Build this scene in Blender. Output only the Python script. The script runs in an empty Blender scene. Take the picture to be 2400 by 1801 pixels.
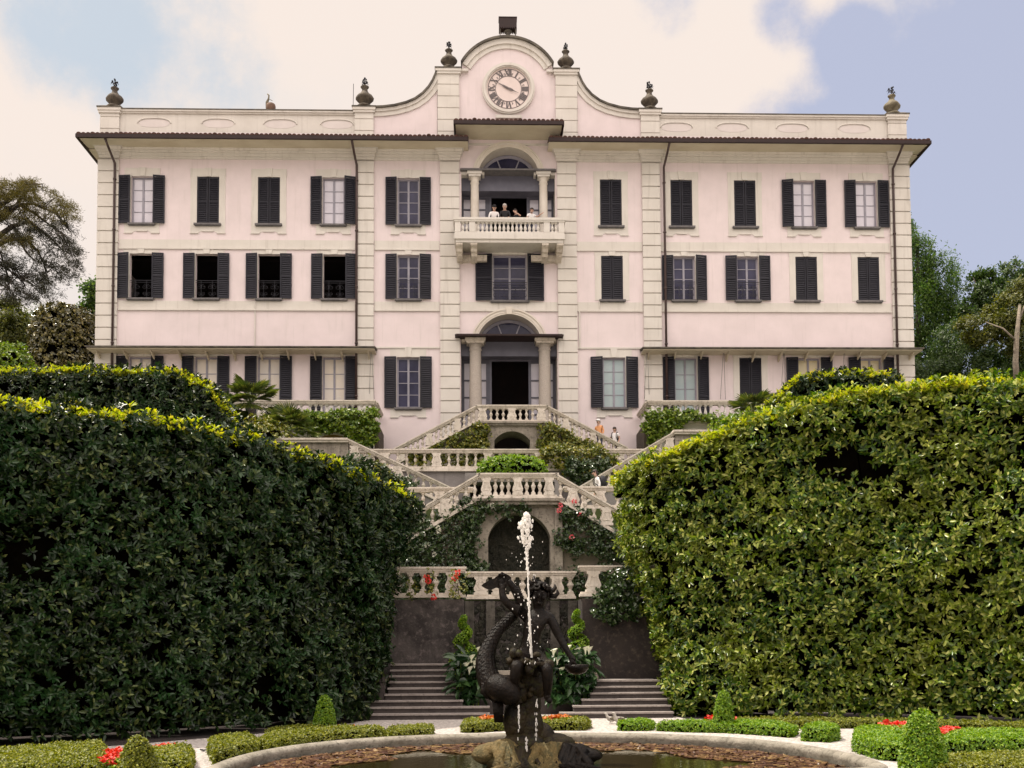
import bpy, math, random
import numpy as np
from mathutils import Vector, Matrix
random.seed(7); RNG = np.random.default_rng(11)
sc = bpy.context.scene
COL = sc.collection
PI = math.pi
# ------------------------------------------------------------------ camera
F = 2333.0; PPY = 1391.43; CX, CZ = -1.286, 2.0
YAW, PITCH, ROLL = math.radians(1.568), math.radians(2.9066), math.radians(-0.3338)
_f = Vector((math.sin(YAW)*math.cos(PITCH), math.cos(YAW)*math.cos(PITCH), math.sin(PITCH)))
_r = Vector((math.cos(YAW), -math.sin(YAW), 0)); _u = _r.cross(_f)
RR = _r*math.cos(ROLL)+_u*math.sin(ROLL); UU = -_r*math.sin(ROLL)+_u*math.cos(ROLL); FF = _f
cd = bpy.data.cameras.new('camera'); cam = bpy.data.objects.new('camera', cd); COL.objects.link(cam)
cam.matrix_world = Matrix(((RR.x, UU.x, -FF.x, CX), (RR.y, UU.y, -FF.y, 0), (RR.z, UU.z, -FF.z, CZ), (0, 0, 0, 1)))
cd.sensor_width = 36; cd.lens = 36*F/2400; cd.shift_y = (PPY-900.5)/2400; cd.clip_end = 3000; cd.clip_start = .3
sc.camera = cam
K = 1.085
def _ray(px, py): return FF+RR*((px-1200)/F)-UU*((py-PPY)/F)
def P(px, py, Y):                       # photo point (2400 px wide) on the vertical plane at distance Y
    d = _ray(px, py); t = Y/d.y; return Vector((CX+d.x*t, Y, CZ+d.z*t))
def Q(px, py, Y): return P(px*K, py*K, Y)
def G(px, py, z=0.0):                   # photo point on the level plane at height z
    d = _ray(px, py); t = (z-CZ)/d.z; return Vector((CX+d.x*t, d.y*t, z))
# ------------------------------------------------------------------ materials
def nt(m):
    m.use_nodes = True; t = m.node_tree; t.nodes.clear(); return t, t.nodes, t.links
def mat(name, c1, c2=None, scale=3., rough=.8, bump=.0, bscale=None, c3=None, metal=0., spec=.5, stretch=(1,1,1), lo=.35, hi=.65, coat=0., streak=None):
    m = bpy.data.materials.new(name); t, N, L = nt(m)
    o = N.new('ShaderNodeOutputMaterial'); b = N.new('ShaderNodeBsdfPrincipled'); L.new(b.outputs[0], o.inputs[0])
    b.inputs['Roughness'].default_value = rough; b.inputs['Metallic'].default_value = metal
    b.inputs['Specular IOR Level'].default_value = spec; b.inputs['Coat Weight'].default_value = coat
    b.inputs['Base Color'].default_value = (*c1, 1)
    g = N.new('ShaderNodeNewGeometry')
    def noise(s, st=(1,1,1), det=6., rgh=.6):
        mp = N.new('ShaderNodeMapping'); mp.inputs['Scale'].default_value = st; L.new(g.outputs['Position'], mp.inputs[0])
        n = N.new('ShaderNodeTexNoise'); n.inputs['Scale'].default_value = s; n.inputs['Detail'].default_value = det; n.inputs['Roughness'].default_value = rgh
        L.new(mp.outputs[0], n.inputs['Vector']); return n
    if c2 is not None:
        n = noise(scale, stretch); r = N.new('ShaderNodeValToRGB'); e = r.color_ramp.elements
        e[0].position, e[1].position = lo, hi; e[0].color, e[1].color = (*c1, 1), (*c2, 1)
        L.new(n.outputs[0], r.inputs[0]); cur = r.outputs[0]
        if c3 is not None:
            n2 = noise(scale*4.3, (1,1,1), 8, .7); r2 = N.new('ShaderNodeValToRGB'); e = r2.color_ramp.elements
            e[0].position, e[1].position = .52, .68; e[0].color, e[1].color = (0,0,0,1), (1,1,1,1); L.new(n2.outputs[0], r2.inputs[0])
            x = N.new('ShaderNodeMix'); x.data_type = 'RGBA'; L.new(r2.outputs[0], x.inputs[0]); L.new(cur, x.inputs[6]); x.inputs[7].default_value = (*c3, 1); cur = x.outputs[2]
        if streak is not None:
            n3 = noise(1.0, (5, 5, .35), 5, .6); r3 = N.new('ShaderNodeValToRGB'); e = r3.color_ramp.elements
            e[0].position, e[1].position = .55, .8; e[0].color, e[1].color = (0,0,0,1), (1,1,1,1); L.new(n3.outputs[0], r3.inputs[0])
            mm = N.new('ShaderNodeMath'); mm.operation = 'MULTIPLY'; mm.inputs[1].default_value = streak[1]; L.new(r3.outputs[0], mm.inputs[0])
            x = N.new('ShaderNodeMix'); x.data_type = 'RGBA'; L.new(mm.outputs[0], x.inputs[0]); L.new(cur, x.inputs[6]); x.inputs[7].default_value = (*streak[0], 1); cur = x.outputs[2]
        L.new(cur, b.inputs['Base Color'])
    if bump:
        n = noise(bscale or scale*6, (1,1,1), 8, .65); bp = N.new('ShaderNodeBump'); bp.inputs['Strength'].default_value = bump; bp.inputs['Distance'].default_value = .05
        L.new(n.outputs[0], bp.inputs['Height']); L.new(bp.outputs[0], b.inputs['Normal'])
    return m
def leafmat(name, cols, rough=.35, trans=.25, spec=.5, patch=None):
    m = bpy.data.materials.new(name); t, N, L = nt(m)
    o = N.new('ShaderNodeOutputMaterial'); b = N.new('ShaderNodeBsdfPrincipled'); g = N.new('ShaderNodeNewGeometry')
    r = N.new('ShaderNodeValToRGB'); e = r.color_ramp.elements
    while len(e) < len(cols): e.new(.5)
    for i, (p, c) in enumerate(cols): e[i].position = p; e[i].color = (*c, 1)
    L.new(g.outputs['Random Per Island'], r.inputs[0]); cur = r.outputs[0]
    if patch:
        n = N.new('ShaderNodeTexNoise'); n.inputs['Scale'].default_value = patch[1]; n.inputs['Detail'].default_value = 2; L.new(g.outputs['Position'], n.inputs['Vector'])
        rr = N.new('ShaderNodeValToRGB'); rr.color_ramp.elements[0].position = .45; rr.color_ramp.elements[1].position = .7; L.new(n.outputs[0], rr.inputs[0])
        mm = N.new('ShaderNodeMath'); mm.operation = 'MULTIPLY'; mm.inputs[1].default_value = patch[2]; L.new(rr.outputs[0], mm.inputs[0])
        x = N.new('ShaderNodeMix'); x.data_type = 'RGBA'; L.new(mm.outputs[0], x.inputs[0]); L.new(cur, x.inputs[6]); x.inputs[7].default_value = (*patch[0], 1); cur = x.outputs[2]
    L.new(cur, b.inputs['Base Color']); b.inputs['Roughness'].default_value = rough; b.inputs['Specular IOR Level'].default_value = spec
    tr = N.new('ShaderNodeBsdfTranslucent'); hs = N.new('ShaderNodeHueSaturation'); hs.inputs['Value'].default_value = 1.6; hs.inputs['Saturation'].default_value = 1.1
    L.new(cur, hs.inputs['Color']); L.new(hs.outputs[0], tr.inputs[0])
    mx = N.new('ShaderNodeMixShader'); mx.inputs[0].default_value = trans; L.new(b.outputs[0], mx.inputs[1]); L.new(tr.outputs[0], mx.inputs[2]); L.new(mx.outputs[0], o.inputs[0])
    return m
M = dict(
 pink=mat('pink_plaster', (.72,.63,.64), (.655,.575,.58), .9, .9, .12, 30, streak=((.50,.45,.43), .5)),
 cream=mat('cream_plaster', (.645,.615,.57), (.58,.55,.505), .8, .9, .12, 30, streak=((.36,.33,.29), .55)),
 arch=mat('pale_arch_stucco', (.67,.625,.56), (.60,.55,.48), 1.2, .9, .1, 30),
 soffit=mat('cream_soffit', (.60,.545,.43), (.52,.46,.35), .8, .9),
 coping=mat('weathered_coping', (.05,.045,.04), (.14,.125,.10), 2.5, .95, .3),
 tile=mat('dark_clay_tile', (.045,.022,.017), (.09,.042,.03), 5, .85, .3, c3=(.02,.016,.014), spec=.2),
 gutter=mat('brown_gutter_paint', (.018,.0085,.008), (.026,.012,.011), 3, .55, spec=.3),
 pipe=mat('brown_pipe_paint', (.06,.035,.032), (.045,.025,.024), 3, .45),
 shutter=mat('blue_black_shutter_paint', (.010,.010,.017), (.017,.017,.026), 2, .55, spec=.3),
 frame=mat('grey_window_paint', (.30,.29,.34), (.24,.235,.28), 4, .5),
 lav=mat('lavender_grey_joinery', (.115,.115,.15), (.09,.09,.12), 2, .5),
 glassdk=mat('dark_glass', (.016,.016,.042), (.05,.05,.10), .7, .08, spec=.3),
 glasscur=mat('curtained_glass', (.56,.54,.62), (.62,.60,.66), .8, .12, spec=.5),
 glasscr=mat('cream_sky_tint_glass', (.72,.64,.53), (.60,.58,.56), .5, .12, spec=.6),  # reflected sky painted into the pane as a cream colour
 glassteal=mat('teal_blind_glass', (.33,.43,.46), (.39,.47,.48), .8, .12, spec=.6),
 glassyel=mat('yellow_pane_glass', (.66,.56,.34), (.55,.52,.36), .7, .12, spec=.6),  # pane with its yellow tone in the base colour
 room=mat('dark_room', (.012,.008,.009), (.02,.012,.012), 1, .95),
 iron=mat('wrought_iron', (.012,.012,.018), (.02,.02,.026), 3, .5, metal=.4),
 granite=mat('speckled_granite', (.36,.32,.28), (.46,.41,.36), 22, .8, .2, 60, c3=(.2,.18,.16)),
 sill=mat('grey_stone_sill', (.10,.095,.10), (.15,.14,.14), 5, .8),
 stone=mat('weathered_pale_stone', (.68,.62,.545), (.54,.485,.415), 1.6, .9, .35, 22, c3=(.36,.315,.265), streak=((.17,.145,.115), .7)),
 stonedk=mat('mossy_old_stone', (.34,.30,.25), (.20,.175,.145), 2, .9, .35, 22, c3=(.08,.07,.055), streak=((.06,.052,.04), .75)),
 stain=mat('stained_dark_render', (.085,.072,.068), (.03,.025,.024), 1.5, .95, .7, 14, c3=(.15,.125,.118), lo=.4, hi=.6, streak=((.014,.012,.012), .8)),
 greyr=mat('grey_render', (.25,.23,.225), (.19,.175,.17), 1.5, .95, .4, 18, streak=((.10,.09,.09), .6)),
 beige=mat('beige_render', (.33,.285,.225), (.27,.23,.18), 1.2, .95, .3, 18, c3=(.20,.17,.14)),
 brownr=mat('brown_stained_render', (.040,.031,.027), (.024,.019,.018), 1.6, .95, .5, 16, c3=(.085,.066,.052)),
 grotto=mat('mossy_grotto_tufa', (.035,.032,.022), (.016,.017,.012), 3, 1., 1., 24, c3=(.075,.065,.055)),
 ochre=mat('ochre_vault', (.30,.19,.07), (.36,.24,.10), 1.5, .9),
 gravel=mat('pale_gravel', (.30,.27,.255), (.60,.55,.51), 11, .95, 1., 16, c3=(.20,.18,.165), lo=.42, hi=.6),
 dark_ground=mat('near_black_ground', (.022,.012,.010), (.012,.008,.007), 8, 1., .6, 30),
 earth=mat('bare_earth', (.075,.055,.04), (.05,.04,.028), 3, 1., .5, 20),
 turf=mat('dark_turf', (.03,.05,.012), (.05,.07,.018), 3, 1., .6, 30),
 step=mat('worn_step_stone', (.075,.06,.055), (.045,.036,.034), 3, .85, .4, 22, c3=(.025,.02,.02)),  # as risers, dark colour carries the shade below the treads
 tread=mat('worn_sun_tinted_tread', (.30,.265,.245), (.22,.19,.175), 3, .85, .4, 22, c3=(.12,.10,.09)),  # sunlight on the step tops put into a paler colour
 rim=mat('pool_rim_stone', (.27,.245,.20), (.15,.135,.105), 3, .85, .6, 16, c3=(.07,.062,.045)),
 bronze=mat('wet_dark_bronze', (.004,.003,.0025), (.008,.0055,.004), 6, .30, .5, 22, spec=.12, c3=(.018,.011,.006)),
 rock=mat('mossy_wet_rock', (.006,.0045,.003), (.028,.018,.006), 4, .45, .9, 14, spec=.2, c3=(.035,.036,.006)),
 moss=mat('golden_moss', (.12,.078,.018), (.05,.042,.008), 6, .7, .9, 24, c3=(.22,.15,.05)),
 bark=mat('dark_bark', (.035,.028,.022), (.06,.048,.038), 4, .95, .6, 14),
 barkpale=mat('pale_bark', (.24,.20,.15), (.13,.11,.085), 3, .95, .6, 10, c3=(.07,.06,.05)),
 core_shade=mat('painted_core_shade', (.0015,.0012,.001), (.003,.0025,.0015), 5, 1., spec=0.),  # near-black colour painted as the shade between leaves
 urn=mat('sooty_urn_stone', (.045,.036,.028), (.12,.098,.072), 5, .9, .5, 14, c3=(.03,.025,.02)),
 urnpale=mat('lichened_urn_stone', (.20,.175,.12), (.09,.075,.05), 5, .9, .5, 14),
 terracotta=mat('brown_terracotta', (.15,.085,.055), (.10,.06,.04), 4, .85, .2),
 oval=mat('faded_pink_plaster', (.645,.595,.575), (.60,.55,.53), 1.5, .9),
 dampr=mat('damp_dark_stone', (.11,.098,.085), (.05,.045,.036), 2, .95, .6, 14, c3=(.025,.022,.016), streak=((.02,.018,.014), .7)),
 dial=mat('pale_dial', (.70,.60,.57), (.64,.55,.52), 2, .8),
 num=mat('numeral_paint', (.10,.085,.085), (.15,.13,.13), 6, .7),
 skin=mat('skin', (.52,.33,.25), None, 3, .6),
 white=mat('white_cloth', (.80,.78,.78), None, 3, .9),
 orange=mat('orange_cloth', (.75,.36,.16), None, 3, .9),
 blackc=mat('black_cloth', (.02,.02,.024), None, 3, .9),
 denim=mat('dark_denim', (.05,.055,.09), None, 3, .9),
 hairdk=mat('dark_hair', (.025,.016,.012), None, 3, .6),
 hairgr=mat('grey_hair', (.45,.43,.41), None, 3, .7),
 feather=mat('grey_brown_feathers', (.20,.175,.15), (.55,.52,.47), 14, .8),
 red=leafmat('red_begonia_petals', [(0,(.55,.02,.02)), (.5,(.70,.07,.05)), (1,(.42,.05,.03))], .5, .2),
 rust=leafmat('rusty_flower_petals', [(0,(.50,.10,.03)), (.5,(.60,.20,.05)), (1,(.35,.14,.04))], .5, .2),
 rosep=leafmat('pink_rose_petals', [(0,(.75,.10,.14)), (1,(.85,.30,.30))], .5, .2),
 lily=mat('calla_white', (.80,.80,.66), (.74,.76,.55), 6, .5),
 laurel=leafmat('shade_tinted_laurel_leaves', [(0,(.002,.007,.002)), (.5,(.010,.027,.006)), (.86,(.030,.056,.012)), (1,(.13,.15,.045))], .33, .10, .32, patch=((.018,.06,.015), .9, .6)),  # hedge shade put into the leaf colour
 laurel2=leafmat('sun_tinted_laurel_leaves', [(0,(.008,.026,.004)), (.35,(.045,.105,.009)), (.72,(.165,.23,.02)), (1,(.48,.50,.14))], .28, .28, .42, patch=((.20,.215,.014), .8, .4)),  # lit copy of the laurel, sunlight put into the leaf colour
 young=leafmat('young_laurel_shoots', [(0,(.22,.29,.02)), (.6,(.34,.37,.03)), (1,(.40,.34,.05))], .4, .45),
 box=leafmat('box_leaves', [(0,(.04,.11,.006)), (.5,(.14,.26,.016)), (1,(.30,.40,.035))], .4, .35),
 boxol=leafmat('olive_box_leaves', [(0,(.05,.065,.007)), (.5,(.14,.165,.015)), (1,(.29,.29,.03))], .45, .3),
 ivy=leafmat('ivy_leaves', [(0,(.014,.034,.010)), (.5,(.03,.06,.014)), (1,(.06,.09,.024))], .28, .12, .7),
 ivyyel=leafmat('yellow_green_creeper', [(0,(.05,.075,.010)), (.5,(.12,.14,.018)), (1,(.26,.23,.03))], .4, .25),
 hedgebr=leafmat('bright_hedge_leaves', [(0,(.05,.10,.010)), (.5,(.11,.18,.016)), (1,(.22,.27,.03))], .35, .3),
 treedk=leafmat('dark_tree_leaves', [(0,(.016,.04,.010)), (.5,(.042,.085,.016)), (1,(.085,.13,.024))], .45, .25),
 treegr=leafmat('green_tree_leaves', [(0,(.028,.065,.012)), (.5,(.06,.12,.02)), (1,(.12,.18,.03))], .45, .35),
 treeol=leafmat('olive_brown_tree_leaves', [(0,(.035,.05,.008)), (.5,(.085,.10,.014)), (1,(.15,.15,.022))], .5, .3),
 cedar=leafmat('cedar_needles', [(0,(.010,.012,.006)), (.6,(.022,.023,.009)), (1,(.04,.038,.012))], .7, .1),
 cedarol=leafmat('sun_tinted_cedar_needles', [(0,(.06,.055,.008)), (.6,(.10,.085,.012)), (1,(.14,.11,.02))], .7, .15),  # lit copy of the needles, sunlight put into the colour
 camellia=leafmat('glossy_camellia_leaves', [(0,(.022,.024,.006)), (.55,(.075,.070,.016)), (1,(.26,.22,.08))], .2, .12, .7),  # palest leaves carry sun glints in their colour
 palm=leafmat('palm_fronds', [(0,(.035,.06,.012)), (.6,(.08,.11,.02)), (1,(.17,.18,.035))], .4, .25),
 lilyleaf=leafmat('calla_leaves', [(0,(.010,.030,.010)), (.6,(.025,.06,.018)), (1,(.05,.10,.03))], .3, .2),
 pads=leafmat('reddish_lily_pads', [(0,(.035,.014,.010)), (.4,(.075,.034,.020)), (.75,(.13,.072,.032)), (1,(.20,.13,.05))], .35, .05, .25),
)
def watermat():
    m = bpy.data.materials.new('dark_pool_water'); t, N, L = nt(m); o = N.new('ShaderNodeOutputMaterial'); b = N.new('ShaderNodeBsdfPrincipled'); L.new(b.outputs[0], o.inputs[0])
    b.inputs['Base Color'].default_value = (.022,.017,.006, 1); b.inputs['Roughness'].default_value = .03; b.inputs['Specular IOR Level'].default_value = .6
    n = N.new('ShaderNodeTexNoise'); n.inputs['Scale'].default_value = 9; g = N.new('ShaderNodeNewGeometry'); L.new(g.outputs['Position'], n.inputs['Vector'])
    bp = N.new('ShaderNodeBump'); bp.inputs['Strength'].default_value = .06; bp.inputs['Distance'].default_value = .03; L.new(n.outputs[0], bp.inputs['Height']); L.new(bp.outputs[0], b.inputs['Normal']); return m
def spraymat():
    m = bpy.data.materials.new('white_spray'); t, N, L = nt(m); o = N.new('ShaderNodeOutputMaterial'); b = N.new('ShaderNodeBsdfPrincipled')
    b.inputs['Base Color'].default_value = (.92,.90,.86, 1); b.inputs['Roughness'].default_value = .15; tp = N.new('ShaderNodeBsdfTransparent')
    tr = N.new('ShaderNodeBsdfTranslucent'); tr.inputs[0].default_value = (.95,.93,.9,1); x = N.new('ShaderNodeMixShader'); x.inputs[0].default_value = .5
    L.new(b.outputs[0], x.inputs[1]); L.new(tr.outputs[0], x.inputs[2]); x2 = N.new('ShaderNodeMixShader'); x2.inputs[0].default_value = .35; L.new(x.outputs[0], x2.inputs[1]); L.new(tp.outputs[0], x2.inputs[2]); L.new(x2.outputs[0], o.inputs[0]); return m
M['water'] = watermat(); M['spray'] = spraymat()
# ------------------------------------------------------------------ mesh helpers
class MB:
    def __init__(s): s.v = []; s.f = []; s.mi = []; s.c = 0
    def add(s, vs, fs):
        n = len(s.v); s.v += [tuple(v) for v in vs]; s.f += [tuple(i+n for i in f) for f in fs]; s.mi += [s.c]*len(fs); return s
    def hexa(s, p): return s.add(p, [(3,2,1,0), (4,5,6,7), (0,1,5,4), (1,2,6,5), (2,3,7,6), (3,0,4,7)])
    def box(s, x0, x1, y0, y1, z0, z1):
        return s.hexa([(x0,y0,z0),(x1,y0,z0),(x1,y1,z0),(x0,y1,z0),(x0,y0,z1),(x1,y0,z1),(x1,y1,z1),(x0,y1,z1)])
    def prism(s, poly, y0, y1):         # (x,z) outline pushed along y
        n = len(poly); s.add([(x,y0,z) for x, z in poly]+[(x,y1,z) for x, z in poly],
            [tuple(range(n)), tuple(range(2*n-1, n-1, -1))]+[(i, i+n, (i+1) % n+n, (i+1) % n) for i in range(n)]); return s
    def prismx(s, poly, x0, x1):        # (y,z) outline pushed along x
        n = len(poly); s.add([(x0,y,z) for y, z in poly]+[(x1,y,z) for y, z in poly],
            [tuple(range(n)), tuple(range(2*n-1, n-1, -1))]+[(i, i+n, (i+1) % n+n, (i+1) % n) for i in range(n)]); return s
    def lathe(s, prof, cx=0, cy=0, cz=0, seg=12, ph=0, wob=0.):
        n = len(prof); vs = []
        for r, z in prof:
            for k in range(seg):
                a = 2*PI*k/seg+ph; rr = r*(1+wob*math.cos(4*a)); vs.append((cx+rr*math.cos(a), cy+rr*math.sin(a), cz+z))
        fs = [(i*seg+k, i*seg+(k+1) % seg, (i+1)*seg+(k+1) % seg, (i+1)*seg+k) for i in range(n-1) for k in range(seg)]
        fs += [tuple(range(seg-1, -1, -1)), tuple((n-1)*seg+k for k in range(seg))]; return s.add(vs, fs)
    def tube(s, pts, rad, seg=6):
        pts = [Vector(p) for p in pts]; n = len(pts); rad = rad if hasattr(rad, '__len__') else [rad]*n; vs = []; a = None
        for i, p in enumerate(pts):
            d = (pts[min(i+1, n-1)]-pts[max(i-1, 0)]).normalized()
            if a is None: a = d.orthogonal().normalized()
            a = (a-d*a.dot(d)); a = a.normalized() if a.length > 1e-6 else d.orthogonal().normalized(); b = d.cross(a)
            for k in range(seg): t = 2*PI*k/seg; vs.append(p+(a*math.cos(t)+b*math.sin(t))*rad[i])
        fs = [(i*seg+k, i*seg+(k+1) % seg, (i+1)*seg+(k+1) % seg, (i+1)*seg+k) for i in range(n-1) for k in range(seg)]
        fs += [tuple(range(seg-1, -1, -1)), tuple((n-1)*seg+k for k in range(seg))]; return s.add(vs, fs)
    def blob(s, c, r, seg=8, rings=5, jit=0., rs=None):
        rs = rs or random; vs = []; r = r if hasattr(r, '__len__') else (r, r, r)
        for i in range(rings+1):
            th = PI*i/rings
            for k in range(seg):
                a = 2*PI*k/seg; j = 1+jit*(rs.random()-.5)*2; q = max(math.sin(th), .02)
                vs.append((c[0]+r[0]*q*math.cos(a)*j, c[1]+r[1]*q*math.sin(a)*j, c[2]-r[2]*math.cos(th)*j))
        fs = [(i*seg+k, i*seg+(k+1) % seg, (i+1)*seg+(k+1) % seg, (i+1)*seg+k) for i in range(rings) for k in range(seg)]
        fs += [tuple(range(seg-1, -1, -1)), tuple(rings*seg+k for k in range(seg))]; return s.add(vs, fs)
    def mesh(s, name, mats, off=(0,0,0), smooth=False):
        me = bpy.data.meshes.new(name); me.from_pydata([(x-off[0], y-off[1], z-off[2]) for x, y, z in s.v], [], s.f)
        for m in (mats if isinstance(mats, (list, tuple)) else [mats]): me.materials.append(m)
        if s.c: me.polygons.foreach_set('material_index', s.mi)
        if smooth: me.polygons.foreach_set('use_smooth', [True]*len(me.polygons))
        me.update(); return me
WORLD = {}
def wpos(o): return WORLD.get(o.name, Vector((0,0,0))) if o else Vector((0,0,0))
def link(name, data, parent=None, loc=None, rot=None):       # loc is a world position (parents are never turned)
    o = bpy.data.objects.new(name, data); COL.objects.link(o)
    w = Vector(loc) if loc is not None else wpos(parent)
    if parent: o.parent = parent
    o.location = w-wpos(parent)
    if rot: o.rotation_euler = rot
    WORLD[o.name] = w; return o
def tag(o, label=None, cat=None, group=None, kind=None):
    if label: o['label'] = label
    if cat: o['category'] = cat
    if group: o['group'] = group
    if kind: o['kind'] = kind
    return o
def thing(name, label, cat, loc, group=None): return tag(link(name, None, None, loc), label, cat, group, 'thing')
def part(name, mb, m, parent, smooth=False):                 # vertices given in world positions
    return link(name, mb.mesh(name, m, wpos(parent), smooth), parent)
def parts(name, mb, m, parent, gap=.03):                     # one object for each piece that stands apart
    n = len(mb.v); pa = list(range(n))
    def find(i):
        while pa[i] != i: pa[i] = pa[pa[i]]; i = pa[i]
        return i
    for f in mb.f:
        r = find(f[0])
        for i in f[1:]: pa[find(i)] = r
    gr = {}
    for i in range(n): gr.setdefault(find(i), []).append(i)
    bx = [[[min(mb.v[i][a] for i in g)-gap for a in range(3)], [max(mb.v[i][a] for i in g)+gap for a in range(3)], set(g)] for g in gr.values()]
    ch = True
    while ch:
        ch = False; out = []
        for b in bx:
            for o in out:
                if all(b[0][a] <= o[1][a] and o[0][a] <= b[1][a] for a in range(3)):
                    o[0] = [min(p, q) for p, q in zip(o[0], b[0])]; o[1] = [max(p, q) for p, q in zip(o[1], b[1])]; o[2] |= b[2]; ch = True; break
            else: out.append(b)
        bx = out
    for b in bx:
        idx = sorted(b[2]); mp = {i: k for k, i in enumerate(idx)}; q = MB(); q.add([mb.v[i] for i in idx], [tuple(mp[i] for i in f) for f in mb.f if f[0] in mp]); last = part(name, q, m, parent)
    return last
def single(name, mb, m, loc, label, cat, group=None, smooth=False, kind=None):
    return tag(link(name, mb.mesh(name, m, loc, smooth), None, loc), label, cat, group, kind or 'thing')
# ------------------------------------------------------------------ leaves
def unit(a): return a/np.maximum(np.linalg.norm(a, axis=-1, keepdims=True), 1e-9)
def leafmesh(name, p, d, n, L, W, mats, idx=None, droop=.1, fold=.16, parent=None, base=None):
    """one folded leaf per row: p base point, d axis, n upper side"""
    N = len(p); d = unit(d); s = unit(np.cross(d, n)); n = np.cross(s, d)
    L = np.broadcast_to(L, (N,))[:, None]; W = np.broadcast_to(W, (N,))[:, None]
    up = n*W*fold
    q = np.stack([p, p+d*L*.33+s*W*.46+up, p+d*L*.70+s*W*.40+up-n*L*droop*.4, p+d*L-n*L*droop, p+d*L*.70-s*W*.40+up-n*L*droop*.4, p+d*L*.33-s*W*.46+up], 1)
    if base is not None: q = q-np.array(base)[None, None]
    me = bpy.data.meshes.new(name); me.vertices.add(N*6); me.vertices.foreach_set('co', q.astype(np.float32).ravel())
    f = np.array([[0,1,2,3],[0,3,4,5]])[None]+(np.arange(N)*6)[:, None, None]
    me.loops.add(N*8); me.loops.foreach_set('vertex_index', f.astype(np.int32).ravel())
    me.polygons.add(N*2); me.polygons.foreach_set('loop_start', (np.arange(N*2)*4).astype(np.int32)); me.polygons.foreach_set('loop_total', np.full(N*2, 4, np.int32))
    for m in (mats if isinstance(mats, (list, tuple)) else [mats]): me.materials.append(m)
    if idx is not None: me.polygons.foreach_set('material_index', np.repeat(idx, 2).astype(np.int32))
    me.update(calc_edges=True); return me
def sample(quads, n):
    """n random points over quads (each 4 corner points, outward side by right hand rule)"""
    q = np.array([[tuple(c) for c in k] for k in quads], float); nn = np.cross(q[:,1]-q[:,0], q[:,3]-q[:,0])+np.cross(q[:,3]-q[:,2], q[:,1]-q[:,2])
    a = np.linalg.norm(nn, axis=1); k = RNG.choice(len(q), n, p=a/a.sum()); u, v = RNG.random((2, n, 1)); q = q[k]
    return (q[:,0]*(1-u)+q[:,1]*u)*(1-v)+(q[:,3]*(1-u)+q[:,2]*u)*v, unit(nn[k])
def wave(p, s, ph=0.):
    x, y, z = (p*s).T; return (np.sin(x*1.7+ph+np.sin(z*2.3))+np.sin(z*1.9+1.3*ph+np.sin(y*1.7+x))+np.sin(y*2.1+x*.7+z*.9+ph))/3
def shoots(p, nrm, k, L, W, jit=.15, upb=.35, spread=1.0, lv=.3):
    """k leaves round a shoot tip at every point"""
    n = len(p); ax = unit(nrm+np.array([0,0,upb])+RNG.normal(0, .35, (n, 3)))
    ax = np.repeat(ax, k, 0); pp = np.repeat(p, k, 0)+RNG.normal(0, jit*.35, (n*k, 3))
    rnd = unit(RNG.normal(0, 1, (n*k, 3))); side = unit(rnd-ax*(rnd*ax).sum(1, keepdims=True))
    d = unit(ax*RNG.uniform(.25, 1.1, (n*k, 1))+side*spread)
    nn = unit(ax-d*(ax*d).sum(1, keepdims=True)+RNG.normal(0, .25, (n*k, 3)))
    s = RNG.uniform(1-lv, 1+lv, n*k); return pp, d, nn, L*s, W*s
def lathe_quads(prof, c, seg=16, sx=1, sy=1):
    out = []
    for i in range(len(prof)-1):
        (r0, z0), (r1, z1) = prof[i], prof[i+1]
        for k in range(seg):
            a, b = 2*PI*k/seg, 2*PI*(k+1)/seg
            out.append([(c[0]+r0*sx*math.cos(a), c[1]+r0*sy*math.sin(a), c[2]+z0), (c[0]+r0*sx*math.cos(b), c[1]+r0*sy*math.sin(b), c[2]+z0),
                        (c[0]+r1*sx*math.cos(b), c[1]+r1*sy*math.sin(b), c[2]+z1), (c[0]+r1*sx*math.cos(a), c[1]+r1*sy*math.sin(a), c[2]+z1)])
    return out
def quadmesh(name, quads, m, base, inset=0.):
    mb = MB()
    for q in quads:
        q = [Vector(c) for c in q]; n = (q[1]-q[0]).cross(q[3]-q[0])
        if n.length < 1e-9: n = (q[3]-q[2]).cross(q[1]-q[2])
        n.normalize(); mb.add([c-n*inset for c in q], [(0,1,2,3)])
    return mb.mesh(name, m, base)
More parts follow.
